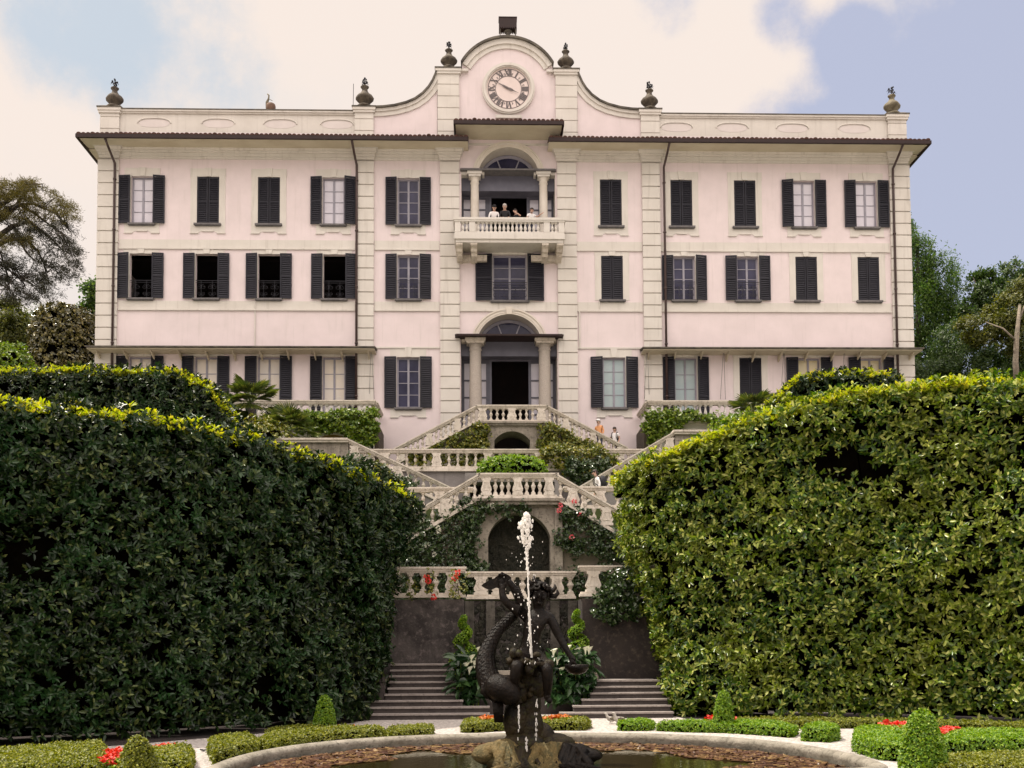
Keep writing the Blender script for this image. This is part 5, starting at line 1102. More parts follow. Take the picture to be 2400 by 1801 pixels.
creeper('green bushy creeper right below the straight balustrade', [[(1330,1085),(1420,1085),(1430,1105),(1395,1128),(1350,1135),(1328,1118)]], 42.9, 'ivy', 260, .12, .09)
creeper('ivy on the left flight descending to the centre', [[(818,1070),(850,1080),(900,1098),(975,1140),(900,1142),(850,1115),(822,1090)],[(820,1095),(850,1090),(960,1145),(830,1145)]], 41.1, 'ivy', 240, .11, .08)
creeper('yellow creeper on the lower left flight balusters', [[(870,1075),(900,1090),(935,1120),(925,1130),(880,1105)]], 41.05, 'ivyyel', 130, .09, .07)
creeper('thick bright ivy hanging below the left wing balustrade', [[(680,975),(800,970),(878,968),(884,1000),(880,1035),(862,1045),(815,1028),(808,1014),(700,1012)]], 46.9, 'hedgebr', 340, .13, .10)
creeper('thick bright ivy hanging below the right wing balustrade', [[(1515,975),(1560,968),(1625,968),(1642,980),(1605,990),(1590,1012),(1560,1018),(1525,1042),(1512,1010)]], 46.9, 'hedgebr', 340, .13, .10)
creeper('ivy round the pillar right of the ochre arch', [[(1640,980),(1695,978),(1700,1000),(1710,1014),(1685,1012),(1665,990)]], 46.9, 'hedgebr', 300, .13, .10)
bq = [[(x, y, z) for x, y, z in q] for q in lathe_quads([(1.0, 0), (1.12, .25), (1.05, .55), (.7, .78), (.05, .85)], (-.1, 42.3, 9.15), 16, 1.35, .6)]
plant('clipped_shrub', 'low wide clipped shrub in front of the middle of the straight balustrade', 'shrub', (-.1, 42.3, 7.04), bq, 900, 5, .09, .05, M['box'], True, .1)
m_ = MB(); m_.box(-2.1, 1.9, 41.9, 43.2, 8.87, 9.25); m_.box(-2.1, -1.9, 41.9, 43.2, 7.04, 8.87); m_.box(1.7, 1.9, 41.9, 43.2, 7.04, 8.87); single('planting_box', m_, M['greyr'], (-.1, 42.3, 7.04), 'grey rendered planting box under the wide clipped shrub', 'planter')
# ------------------------------------------------------------------ palms
def palm(label, px, py, Y, zb, r, nf):
    c = P(px, py, Y); t = thing('fan_palm', label, 'palm', (c.x, c.y, zb), 'fan palms'); m_ = MB(); m_.tube([(c.x, c.y, zb), (c.x+.03, c.y, (zb+c.z)/2), (c.x, c.y, c.z)], [.2, .17, .14], 8); part('trunk', m_, M['bark'], t, True)
    P_ = []; D_ = []; N_ = []; L_ = []; st = MB()
    for i in range(nf):
        az = RNG.uniform(0, 2*PI); el = RNG.uniform(-.5, 1.25); d = np.array([math.cos(az)*math.cos(el), math.sin(az)*math.cos(el), math.sin(el)]); tip = np.array(c)+d*r*RNG.uniform(.5, .7)-np.array([0, 0, .12*r*math.cos(el)])
        st.tube([c, tuple((np.array(c)+tip)/2+np.array([0, 0, .05])), tuple(tip)], .014, 4); sdv = unit(np.cross(d, [0, 0, 1.0])[None])[0]; up = np.cross(sdv, d)
        for a in np.linspace(-1.25, 1.25, 17):
            dd = d*math.cos(a)+sdv*math.sin(a)-np.array([0, 0, .12]); P_.append(tip); D_.append(dd); N_.append(up); L_.append(r*.52*RNG.uniform(.85, 1.1))
    link('fronds', leafmesh('fronds', np.array(P_), np.array(D_), np.array(N_), np.array(L_), .055, M['palm'], base=(c.x, c.y, zb), droop=.25), t); part('stalks', st, M['palm'], t)
palm('bushy fan palm in front of the left ground floor windows', 590, 945, 44.3, 9.0, 1.25, 46)
palm('lower fan palm beside the left retaining wall', 678, 1010, 43.2, 9.0, 1.25, 36)
palm('small fan palm below the right wing balustrade', 1762, 972, 44.2, 9.0, 1.25, 34)
for lab, px, py in (('pale arched rib of an agave stalk among the left palms', 618, 1000), ('pale arched stalk in front of the right small palm', 1778, 998)):
    m_ = MB(); c = P(px, py, 42.6); m_.tube([(c.x-.4+.8*k/12, 42.6, c.z-.4+.55*math.sin(PI*k/12)) for k in range(13)], .035, 6); m_.tube([(c.x+.4, 42.6, c.z-.4), (c.x+.45, 42.6, 9.6)], .03, 5); single('arched_stalk', m_, M['palm'], (c.x, 42.6, 9.6), lab, 'stalk', smooth=True)
def shrub(label, px, py, Y, zb, rx, rz, n, m, L=.13, name='garden_shrub'):
    c = P(px, py, Y); pr = [(.2, -rz), (rx*.9, -rz*.5), (rx, 0), (rx*.8, rz*.55), (rx*.4, rz*.9), (.03, rz)]
    return plant(name, label, 'shrub', (c.x, c.y, zb), lathe_quads(pr, (c.x, c.y, c.z), 14), n, 5, L, L*.5, M[m], True, .25, disp=.14, clump=.15, holes=-.8)
shrub('yellow green shrub below the left palms', 612, 1040, 42.0, 7.04, 1.3, 1.0, 900, 'ivyyel')
shrub('yellow green shrub below the right small palm', 1735, 1020, 41.5, 7.04, 1.3, .8, 800, 'hedgebr')
shrub('bright yellow green bush at the far left behind the hedge', 15, 865, 40, 7.04, 1.0, 1.0, 700, 'hedgebr')
# ------------------------------------------------------------------ trees round the house
c = Q(140, 740, 53); b_ = (c.x, 53, 9.7); zt = Q(140, 668, 53).z-9.7
plant('camellia_column', 'big clipped glossy camellia beside the left corner of the villa', 'shrub', b_, lathe_quads([(1.55, .2), (1.75, zt*.35), (1.72, zt*.7), (1.6, zt*.9), (1.25, zt*.98), (.1, zt)], b_, 20), 4600, 5, .17, .10, M['camellia'], True, .3, disp=.14, holes=-9)
def T(px, py, Y): return tuple(P(px, py, Y))
def bl_(px, py, Y, rx, rz, ry=None): c = P(px, py, Y); s = Y/F; return (c.x, c.y, c.z, rx*s, (ry or rx)*s, rz*s)
def trunkto(px, pyb, pyt, Y, r, zb=9.7): a = P(px, pyb, Y); b = P(px, pyt, Y); return ([(a.x, Y, zb), (a.x+.1, Y, (zb+b.z)/2), (b.x, Y, b.z)], [r, r*.75, r*.3])
Yt = 62
tree('leafy_tree', 'small fresh green tree peeping out behind the left corner of the villa', (Q(205, 700, Yt).x, Yt, 9.7), [bl_(225, 690, Yt, 42, 34), bl_(215, 740, Yt, 36, 30)], 1092, 0.197, 0.136, M['treegr'], trunkto(230, 900, 690, Yt, .16), [], k=4)
tree('conifer', 'dark bushy conifer behind the camellia at the left', (Q(75, 800, 66).x, 66, 9.7), [bl_(92, 790, 66, 36, 72), bl_(70, 850, 66, 45, 60)], 3380, 0.139, 0.056, M['treedk'], trunkto(90, 900, 740, 66, .3), [])
tree('broadleaf_tree', 'olive green tree at the far left edge behind the hedge', (Q(20, 800, 64).x, 64, 9.7), [bl_(45, 790, 64, 52, 62), bl_(15, 750, 64, 40, 48), bl_(30, 850, 64, 60, 60)], 4940, 0.162, 0.099, M['treeol'], trunkto(40, 900, 740, 64, .3), [], group=None)
tree('background_tree', 'low dark green tree mass edge at the left border', (Q(-20, 820, 70).x, 70, 9.7), [bl_(-10, 830, 70, 70, 70)], 2340, 0.186, 0.099, M['treedk'], trunkto(-10, 900, 780, 70, .3), [])
# weeping tree right of the villa
Yw = 61
tree('weeping_birch', 'tall weeping green tree close to the right corner of the villa', (Q(2010, 800, Yw).x, Yw, 9.7), [bl_(2155, 610, Yw, 42, 70), bl_(2200, 650, Yw, 50, 72), bl_(2150, 720, Yw, 60, 90), bl_(2210, 760, Yw, 52, 95), bl_(2170, 840, Yw, 70, 70), bl_(2140, 540, Yw, 16, 34)], 9360, 0.174, 0.062, M['treegr'], trunkto(2150, 900, 560, Yw, .3), [], hang=1.1, k=4)
tree('conifer', 'small dark pointed tree top above the weeping tree', (Q(1968, 600, 66).x, 66, 9.7), [bl_(2128, 560, 66, 22, 55)], 676, 0.128, 0.050, M['treedk'], trunkto(2128, 800, 510, 66, .2), [])
Yr = 58
tree('dark_tree', 'dark green spreading tree at the right with sky showing through', (Q(2120, 800, Yr).x, Yr, 9.7), [bl_(2300, 665, Yr, 42, 30), bl_(2330, 700, Yr, 55, 36), bl_(2280, 720, Yr, 30, 24), bl_(2375, 640, Yr, 34, 24), bl_(2400, 690, Yr, 45, 40)], 3250, 0.174, 0.081, M['treedk'], trunkto(2330, 900, 690, Yr, .22),
     [([T(2330, 760, Yr), T(2300, 690, Yr), T(2280, 650, Yr)], [.08, .05, .02]), ([T(2330, 750, Yr), T(2360, 670, Yr), T(2385, 615, Yr)], [.08, .05, .02])])
tree('copper_tree', 'olive brown leaved tree with a pale trunk at the right edge', (P(2384, 900, 52).x, 52, 9.7), [bl_(2365, 735, 54, 55, 45), bl_(2300, 770, 54, 50, 36), bl_(2400, 790, 54, 60, 42), bl_(2390, 690, 54, 40, 32)], 3900, 0.151, 0.087, M['treeol'], ([T(2386, 930, 52), T(2380, 850, 52), T(2383, 790, 52), T(2390, 715, 52)], [.17, .15, .13, .07]),
     [([T(2383, 800, 52), T(2350, 770, 52), T(2310, 755, 53)], [.07, .05, .02]), ([T(2386, 760, 52), T(2400, 720, 52), T(2420, 690, 53)], [.07, .05, .02])], M['barkpale'])
tree('yew', 'dark layered yew mass behind the right hedge', (P(2290, 900, 56).x, 56, 9.7), [bl_(2260, 850, 56, 70, 55), bl_(2340, 860, 56, 60, 45), bl_(2190, 880, 56, 60, 45), bl_(2400, 850, 56, 60, 60), bl_(2240, 800, 57, 50, 40)], 6760, 0.151, 0.062, M['treedk'], trunkto(2290, 930, 860, 56, .25), [])
# the cedar at the left
Yc = 58
def cedar():
    base = (P(-70, 900, Yc).x, Yc, 9.7); t = thing('cedar', 'old flat topped cedar with drooping dark branches at the left edge', 'tree', base); m_ = MB()
    m_.tube([base, T(-60, 700, Yc), T(-40, 540, Yc), T(-10, 490, Yc)], [.55, .45, .3, .15], 8); part('trunk', m_, M['bark'], t, True); m_ = MB(); tips = []
    main = [[(-40,545),(20,500),(45,480),(80,478),(110,485)], [(-40,560),(0,500),(38,482),(60,450),(75,438)], [(-40,580),(30,530),(70,520),(120,560),(150,590)], [(-30,500),(20,470),(60,432),(100,432)], [(-45,600),(20,560),(60,560),(90,590),(112,640)],
            [(-50,640),(0,620),(30,640),(60,670)], [(45,480),(80,500),(120,530),(160,560)], [(30,530),(60,590),(85,615)], [(-50,620),(0,590),(16,640),(20,680)], [(80,478),(130,500),(165,545)]]
    segs = []
    for i, b in enumerate(main):
        pts = [P(x, y, Yc+random.uniform(-1.5, 1.5)) for x, y in b]; m_.tube(pts, [.17-.14*j/(len(pts)-1) if i < 5 else .1-.08*j/(len(pts)-1) for j in range(len(pts))], 6)
        for a, c in zip(pts, pts[1:]): segs.append((a, c))
    r_ = random.Random(4); twp = []; twd = []
    def lim(px, py): return (px < 30 and py < 705) or ((px-20)/165)**2+((py-560)/145)**2 < 1
    cand = 0
    while len(twp) < 2300 and cand < 9000:
        cand += 1; px, py = r_.uniform(-60, 180), r_.uniform(420, 705)
        if not lim(px, py): continue
        if r_.random() > (.95 if py < 520 else .75 if px > 60 else .55): continue
        c = P(px, py, Yc+r_.uniform(-2.2, 2.2)); a = min(segs, key=lambda s: (Vector(s[0]).lerp(Vector(s[1]), .5)-c).length); o = Vector(a[0]).lerp(Vector(a[1]), r_.random())
        dr = .8 if px > 50 else .45; e = c+Vector((r_.uniform(.2, .8), r_.uniform(-.4, .4), -r_.uniform(.1, .9)*dr)); m_.tube([o, o.lerp(c, .6)+Vector((0, 0, .12)), c, e], [.03, .022, .015, .006], 4)
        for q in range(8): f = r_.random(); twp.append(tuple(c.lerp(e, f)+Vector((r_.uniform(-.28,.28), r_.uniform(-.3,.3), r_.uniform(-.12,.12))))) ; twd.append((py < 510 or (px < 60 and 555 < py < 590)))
    for q in range(500):                # flat plates on top, sunlight put into their colour
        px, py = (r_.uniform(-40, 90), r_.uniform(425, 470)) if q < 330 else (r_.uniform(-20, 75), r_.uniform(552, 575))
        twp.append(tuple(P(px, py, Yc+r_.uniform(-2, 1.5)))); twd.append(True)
    part('branches', m_, M['bark'], t, True)
    p = np.array(twp); fl = np.array(twd); 
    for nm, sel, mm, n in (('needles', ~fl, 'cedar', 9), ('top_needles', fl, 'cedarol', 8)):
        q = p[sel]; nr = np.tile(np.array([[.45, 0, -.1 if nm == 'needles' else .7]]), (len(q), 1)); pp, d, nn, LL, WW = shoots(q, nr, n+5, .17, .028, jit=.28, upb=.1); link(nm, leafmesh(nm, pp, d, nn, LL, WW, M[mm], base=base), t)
cedar()
# ------------------------------------------------------------------ people
def skinned(name, verts, edges, radii, root, sub=2):
    me = bpy.data.meshes.new(name+'_skeleton'); me.from_pydata([tuple(v) for v in verts], edges, []); o = bpy.data.objects.new(name+'_skeleton', me); COL.objects.link(o)
    md = o.modifiers.new('s', 'SKIN'); md.branch_smoothing = .4
    for i, sv in enumerate(me.skin_vertices[0].data):
        r = radii[i]; sv.radius = (r, r) if not hasattr(r, '__len__') else r; sv.use_root = (i == root)
    md2 = o.modifiers.new('u', 'SUBSURF'); md2.levels = md2.render_levels = sub
    dg = bpy.context.evaluated_depsgraph_get(); ev = o.evaluated_get(dg); out = bpy.data.meshes.new_from_object(ev); out.name = name
    bpy.data.objects.remove(o); bpy.data.meshes.remove(me); out.materials.clear(); return out
def person(label, loc, face, H=1.7, lean=0., mats=('skin', 'white', 'denim'), hair='hairdk', cap=None, arms='rail', sleeves=True, pack=None):
    """standing figure; face = turn about Z (0 looks to the viewer, -Y)"""
    t = thing('person', label, 'person', loc); k = H/1.72; V = []; E = []; R = []; Lb = []
    def v(x, y, z, r, lab, pr=None):
        V.append(Vector((x, y, z))); R.append(r*k); Lb.append(lab)
        if pr is not None: E.append((pr, len(V)-1))
        return len(V)-1
    pel = v(0,0,.93,(.155,.115) if False else .13,'t'); sp = v(0,0,1.12,.125,'s',pel); ch = v(0,0,1.33,.15,'s',sp); nk = v(0,.01,1.47,.06,'k',ch); hb = v(0,-.015,1.55,.075,'k',nk); hm = v(0,-.02,1.63,.098,'k',hb); v(0,-.01,1.70,.07,'k',hm)
    for s in (-1, 1):
        h = v(s*.09,0,.86,.095,'t',pel); kn = v(s*.10,-.015,.48,.062,'t',h); an = v(s*.10,.02,.09,.042,'t',kn); v(s*.11,-.13,.035,.04,'d',an)
        sh = v(s*.19,0,1.40,.06,'s',ch)
        if arms == 'rail' or (arms in ('up', 'point') and s < 0): el, wr, hd = (s*.27,-.10,1.14), (s*.16,-.30,1.10), (s*.08,-.34,1.10)
        elif arms == 'up' and s == (1 if True else -1): el, wr, hd = (s*.34,-.12,1.30), (s*.14,-.22,1.55), (s*.06,-.22,1.62)
        elif arms == 'point' and s == 1: el, wr, hd = (s*.30,-.14,1.30), (s*.46,-.30,1.48), (s*.52,-.36,1.54)
        else: el, wr, hd = (s*.25,.02,1.14), (s*.24,-.10,.92), (s*.23,-.14,.84)
        e = v(*el,.045,'s' if sleeves else 'k',sh); w_ = v(*wr,.032,'k',e); h_ = v(*hd,.036,'k',w_)
        d = (Vector(hd)-Vector(wr)).normalized(); sd = d.orthogonal().normalized()
        for q in range(4): f = v(*(Vector(hd)+d*.06+sd*(q-1.5)*.022),.010,'k',h_); v(*(Vector(hd)+d*(.10-.01*abs(q-1.5))+sd*(q-1.5)*.025+Vector((0,0,-.015))),.008,'k',f)
        f = v(*(Vector(wr)*.4+Vector(hd)*.6+sd*.045),.011,'k',w_); v(*(Vector(hd)+sd*.06+d*.03),.009,'k',f)
    ca, sa = math.cos(-lean), math.sin(-lean); rot = Matrix.Rotation(face, 3, 'Z')
    def xf(p):
        p = Vector(p)
        if p.z > .93: y, z = p.y, p.z-.93; p = Vector((p.x, y*ca+z*sa, -y*sa+z*ca+.93))
        return rot@(p*k)
    V2 = [xf(p) for p in V]; me = skinned('body', V2, E, R, pel, 1); cols = {'k': 0, 's': 1, 't': 2, 'd': 3}
    for m in (*mats, 'blackc'): me.materials.append(M[m])
    for p in me.polygons: p.material_index = cols[Lb[min(range(len(V2)), key=lambda i: (V2[i]-p.center).length-R[i]*.5)]]; p.use_smooth = True
    link('body', me, t, loc); hc = xf((0,-.005,1.645)); m_ = MB()
    for r in ([] if cap and False else [0]):
        m_.blob((loc[0]+hc.x, loc[1]+hc.y, loc[2]+hc.z+.035*k), (.104*k, .108*k, .085*k), 12, 7); q = rot@Vector((0,.045*k,-.03*k)); m_.blob((loc[0]+hc.x+q.x, loc[1]+hc.y+q.y, loc[2]+hc.z+q.z), (.095*k, .075*k, .10*k), 10, 6)
    part('hair', m_, M[hair], t, True)
    m_ = MB()
    for s in (-1, 1): q = xf((s*.035,-.112,1.645)); m_.blob((loc[0]+q.x, loc[1]+q.y, loc[2]+q.z), (.014*k,)*3, 6, 4)
    q = xf((0,-.105,1.585)); m_.blob((loc[0]+q.x, loc[1]+q.y, loc[2]+q.z), (.03*k,.012*k,.008*k), 6, 4); part('eyes_and_mouth', m_, M['hairdk'], t)
    m_ = MB(); q = xf((0,-.122,1.615)); m_.blob((loc[0]+q.x, loc[1]+q.y, loc[2]+q.z), (.016*k,.022*k,.022*k), 6, 4)
    for s in (-1, 1): q = xf((s*.10,0,1.625)); m_.blob((loc[0]+q.x, loc[1]+q.y, loc[2]+q.z), (.014*k,.022*k,.034*k), 6, 4)
    part('nose_and_ears', m_, M['skin'], t, True)
    if cap:
        m_ = MB(); q = xf((0,-.01,1.70)); m_.blob((loc[0]+q.x, loc[1]+q.y, loc[2]+q.z), (.112*k,.118*k,.075*k), 12, 6); q = xf((0,-.14,1.685)); m_.blob((loc[0]+q.x, loc[1]+q.y, loc[2]+q.z), (.07*k,.075*k,.012*k), 10, 4); part('cap', m_, M[cap], t, True)
    if pack:
        m_ = MB(); q = xf((0,.20,1.22)); c = (loc[0]+q.x, loc[1]+q.y, loc[2]+q.z); m_.blob(c, (.16*k,.16*k,.25*k), 12, 8); part('rucksack', m_, M['blackc'], t, True)
        m_ = MB()
        for s in (-1, 1): m_.tube([tuple(Vector(loc)+xf((s*.13,y,z))) for y, z in ((.10,1.42),(.0,1.49),(-.13,1.40),(-.15,1.22),(-.02,1.08),(.12,1.05))], .018*k, 5)
        part('straps', m_, M['blackc'], t)
    return t
zf = 22.46
for px, py, H, fc, kw, lab in ((1157, 485, 1.74, .1, dict(mats=('skin','white','blackc'), hair='hairdk', cap='blackc', lean=.42), 'person in a white shirt and dark cap leaning on the balcony rail'),
                      (1184, 482, 1.78, -.1, dict(mats=('skin','blackc','blackc'), hair='hairgr', lean=.42), 'grey haired person in a dark shirt leaning on the balcony rail'),
                      (1214, 492, 1.66, -.6, dict(mats=('skin','blackc','denim'), hair='hairdk', arms='up', sleeves=False, lean=.4), 'dark haired person with a bare arm raised to the face on the balcony'),
                      (1243, 490, 1.68, .3, dict(mats=('skin','white','denim'), hair='hairdk', arms='point', sleeves=False, lean=.4), 'person with a bare arm stretched out at the right of the balcony')):
    c = P(px, py, 49.25); person(lab, (c.x, 49.45, zf), fc, (c.z-zf)/(.93+.79*math.cos(kw['lean']))*1.72, **kw)
def stand(px, py, Y, H): c = P(px, py, Y); return (c.x, Y, c.z-H)
person('person in an orange top and pale cap coming down the right door stairs', stand(1405, 985, 48.2, 1.72), -.75, 1.72, lean=.12, mats=('skin','orange','denim'), hair='hairgr', cap='white', arms='down')
person('dark haired person in white with black straps at the foot of the door stairs', stand(1441, 1003, 48.2, 1.62), -.5, 1.62, lean=.05, mats=('skin','white','blackc'), hair='hairdk', arms='down', pack=True, sleeves=False)
person('person in a white shirt with a black rucksack climbing to the right flight', stand(1405, 1102, 38.2, 1.72), -1.5, 1.72, lean=.25, mats=('skin','white','denim'), hair='hairdk', arms='down', pack=True)
# ------------------------------------------------------------------ fountain group
YS = 15.4
def S(px, py, dy=0.): return P(px, py, YS+dy)
st = thing('fountain_statue', 'dark wet bronze boy wrestling a scaly sea creature on a mossy rock', 'statue', tuple(S(1240, 1770)))
sB = wpos(st)
V = []; E = []; R = []
def sv(px, py, dy, r, pr=None):
    V.append(S(px, py, dy)-sB); R.append(r)
    if pr is not None: E.append((pr, len(V)-1))
    return len(V)-1
pel = sv(1240,1532,0,.175); wa = sv(1244,1500,.0,.16,pel); be = sv(1250,1475,-.03,.185,wa); chs = sv(1258,1450,.0,.185,be); nk = sv(1262,1425,.0,.085,chs); 
hd1 = sv(1264,1412,-.03,.11,nk); hd2 = sv(1266,1397,-.03,.145,hd1); hd3 = sv(1267,1383,0,.11,hd2)
shL = sv(1231,1442,0,.105,chs); elL = sv(1192,1418,-.12,.075,shL); elL2 = sv(1180,1406,-.14,.07,elL); wrL = sv(1174,1378,-.10,.056,elL2); hL = sv(1176,1364,-.08,.055,wrL)
shR = sv(1289,1446,0,.105,chs); uR = sv(1300,1470,-.05,.085,shR); elR = sv(1312,1494,-.08,.07,uR); foR = sv(1324,1517,-.15,.06,elR); wrR = sv(1336,1538,-.2,.048,foR); hR = sv(1342,1549,-.22,.05,wrR)
for i in range(4):
    f = sv(1168+i*5.5,1353,-.10,.018,hL); f2 = sv(1171+i*5,1345,-.14,.016,f)
    f = sv(1334+i*6,1560,-.25,.018,hR); f2 = sv(1336+i*5.5,1568,-.24,.015,f)
f = sv(1187,1366,-.14,.02,wrL); f = sv(1350,1548,-.26,.02,wrR)
hiL = sv(1224,1545,-.04,.14,pel); tL = sv(1212,1556,-.35,.125,hiL); knL = sv(1212,1560,-.5,.10,tL); shn = sv(1206,1590,-.46,.085,knL); anL = sv(1200,1622,-.38,.055,shn); ftL = sv(1190,1632,-.52,.05,anL)
hiR = sv(1262,1548,-.02,.14,pel); tR = sv(1276,1562,-.33,.125,hiR); knR = sv(1282,1566,-.48,.10,tR); shn = sv(1284,1598,-.44,.085,knR); anR = sv(1282,1635,-.36,.055,shn); ftR = sv(1290,1646,-.5,.05,anR)
me = skinned('boy', V, E, R, pel, 2); me.materials.append(M['bronze']); me.polygons.foreach_set('use_smooth', [True]*len(me.polygons)); boy = link('boy', me, st)
m_ = MB(); r_ = random.Random(8); hc = S(1266, 1394, 0)     # curly hair
for k in range(46):
    a = r_.uniform(0, 2*PI); e = r_.uniform(-.3, 1.5); v_ = Vector((math.cos(a)*math.cos(e), math.sin(a)*math.cos(e), math.sin(e)))
    if v_.y < -.25 and v_.z < .55: continue
    c = hc+Vector((v_.x*.155, v_.y*.15+.02, v_.z*.14+.02)); tg = v_.orthogonal().normalized(); tg = Matrix.Rotation(r_.uniform(0, 6), 3, v_)@tg; o = v_.cross(tg)
    m_.tube([c+v_*.035*i/6+(tg*math.cos(i*.9)+o*math.sin(i*.9))*.045 for i in range(7)], [.035,.033,.03,.028,.024,.018,.01], 5)
for dx, dz in ((.19, .06), (.22, -.03), (-.15, .17), (-.08, .2)):
    c = hc+Vector((dx*.7, 0, dz*.75)); m_.tube([c, c+Vector((dx*.35, -.03, dz*.3)), c+Vector((dx*.55, -.02, dz*.2+.05)), c+Vector((dx*.5, .0, dz*.2+.10))], [.045,.04,.03,.012], 6)
part('hair', m_, M['bronze'], st, True)
m_ = MB(); fc = S(1264, 1397, -.17)
m_.blob(fc+Vector((0,-.02,.0)), (.024,.04,.035), 8, 5)
for s in (-1, 1): m_.blob(fc+Vector((s*.052,.0,.035)), (.022,.015,.014), 8, 5); m_.blob(fc+Vector((s*.07,.025,-.03)), (.045,.03,.04), 8, 5); m_.blob(fc+Vector((s*.05,-.0,.062)), (.034,.02,.011), 8, 4); m_.blob(fc+Vector((s*.145,.12,.02)), (.02,.035,.05), 8, 5)
m_.blob(fc+Vector((0,-.005,-.052)), (.04,.018,.011), 8, 5); m_.blob(fc+Vector((0,-.005,-.072)), (.03,.018,.012), 8, 5); m_.blob(fc+Vector((0,.015,-.11)), (.05,.035,.03), 8, 5); part('face', m_, M['bronze'], st, True)
# sea creature: body rising from the rock, coiling behind the arm to the tail flukes
path = [(1178,1625,-.25,.20),(1158,1610,-.2,.20),(1145,1588,-.15,.185),(1139,1562,-.1,.165),(1140,1536,-.05,.145),(1150,1508,.0,.12),(1165,1482,.05,.10),(1186,1460,.08,.088),(1206,1441,.1,.08),(1216,1422,.08,.075),(1217,1404,.03,.07),(1210,1388,-.03,.065),(1200,1374,-.06,.06),(1191,1362,-.06,.055)]
pts = [S(a, b, d) for a, b, d, r in path]; rad = [r*.93 for *_, r in path]
def crs(P_, n):
    o = []
    for i in range(len(P_)-1):
        p0, p1, p2, p3 = P_[max(i-1,0)], P_[i], P_[i+1], P_[min(i+2, len(P_)-1)]
        for k in range(n): t = k/n; o.append(p1*1.0+(p2-p0)*(.5*t)+(p0*2-p1*5+p2*4-p3)*(.5*t*t)+(p1*3-p0-p2*3+p3)*(.5*t**3))
    return o+[P_[-1]]
pp_ = crs(pts, 6); rr_ = [max(.03, x) for x in np.interp(np.linspace(0, len(rad)-1, len(pp_)), range(len(rad)), rad)]
m_ = MB(); m_.tube(pp_, rr_, 14); sc_ = part('sea_creature', m_, M['bronze'], st, True)
m_ = MB()
for i in range(4, len(pp_)-8):          # overlapping scales
    d = (pp_[min(i+1, len(pp_)-1)]-pp_[i-1]).normalized(); a = d.orthogonal().normalized(); b = d.cross(a)
    for k in range(7):
        th = 2*PI*(k+.5*(i % 2))/7; n_ = a*math.cos(th)+b*math.sin(th)
        if n_.y > .35: continue
        tg = d.cross(n_); c = pp_[i]+n_*rr_[i]*.97; w_ = rr_[i]*.40; 
        m_.add([c+tg*w_, c-tg*w_, c-d*w_*1.3-tg*w_*.5+n_*.014, c-d*w_*1.6+n_*.018, c-d*w_*1.3+tg*w_*.5+n_*.014], [(0,1,2,3,4)])
part('scales', m_, M['bronze'], sc_)
m_ = MB()                               # tail flukes
for outl, y in (([(1194,1372),(1180,1384),(1163,1378),(1150,1384),(1140,1381),(1128,1374),(1133,1369),(1146,1362),(1158,1357),(1170,1347),(1176,1342),(1184,1346),(1186,1356)], -.05), ([(1192,1372),(1186,1356),(1182,1345),(1190,1348),(1198,1354),(1197,1366)], .0)):
    o2 = [S(a, b) for a, b in outl]; m_.prism([(v.x, v.z) for v in o2], YS+y-.05, YS+y+.05)
part('tail_flukes', m_, M['bronze'], sc_)
m_ = MB()                               # head, fins and gaping mouth below
m_.tube(crs([S(1150,1600,-.3), S(1170,1612,-.38), S(1192,1624,-.42), S(1206,1645,-.4)], 4), [.14,.17,.19,.2,.2,.2,.2,.19,.18,.17,.16,.15,.1], 12)
for outl in ([(1140,1600),(1128,1606),(1125,1622),(1138,1634),(1146,1638),(1168,1622),(1190,1634),(1204,1650),(1210,1640),(1196,1612),(1160,1598)], [(1152,1634),(1158,1690),(1178,1690),(1180,1640)]):
    o2 = [S(a, b) for a, b in outl]; m_.prism([(v.x, v.z) for v in o2], YS-.32, YS-.16)
for k in range(7): a = S(1128+k*2.2, 1602+k*5.5, -.3); m_.tube([S(1150, 1612, -.3), a], [.05, .02], 5)
part('creature_head', m_, M['bronze'], sc_, True)
m_ = MB(); sh_ = S(1352, 1566, -.2); m_.lathe([(.05,-.10),(.12,-.07),(.17,-.01),(.18,.05),(.14,.055)], sh_.x, sh_.y, sh_.z, 14, 0, .08); part('shell_bowl', m_, M['bronze'], st, True)
# rock
m_ = MB(); r_ = random.Random(21)
for px, py, dy, rx, rz in ((1232,1705,0,.27,.42),(1230,1650,0,.25,.38),(1240,1600,.02,.30,.30),(1246,1560,.1,.27,.2),(1225,1748,-.1,.34,.22),(1262,1732,.1,.26,.26),(1296,1742,.1,.34,.15),(1322,1758,.0,.30,.12),(1210,1690,-.1,.2,.35)):
    c = S(px, py, dy); m_.blob(c, (rx, rx*.8, rz), 26, 16, .055, r_)
rk = part('rock', m_, M['rock'], st, True); m_ = MB()
for k in range(15): c = S(r_.uniform(1205, 1262), r_.uniform(1555, 1650), -.24); m_.blob(c, (r_.uniform(.04,.10), .08, r_.uniform(.05,.14)), 8, 6, .25, r_)
for k in range(12): c = S(r_.uniform(1190, 1290), r_.uniform(1530, 1572), -.42); m_.blob(c, (r_.uniform(.05,.09), .07, r_.uniform(.04,.08)), 8, 6, .25, r_)
part('moss', m_, M['rock'], st, True)
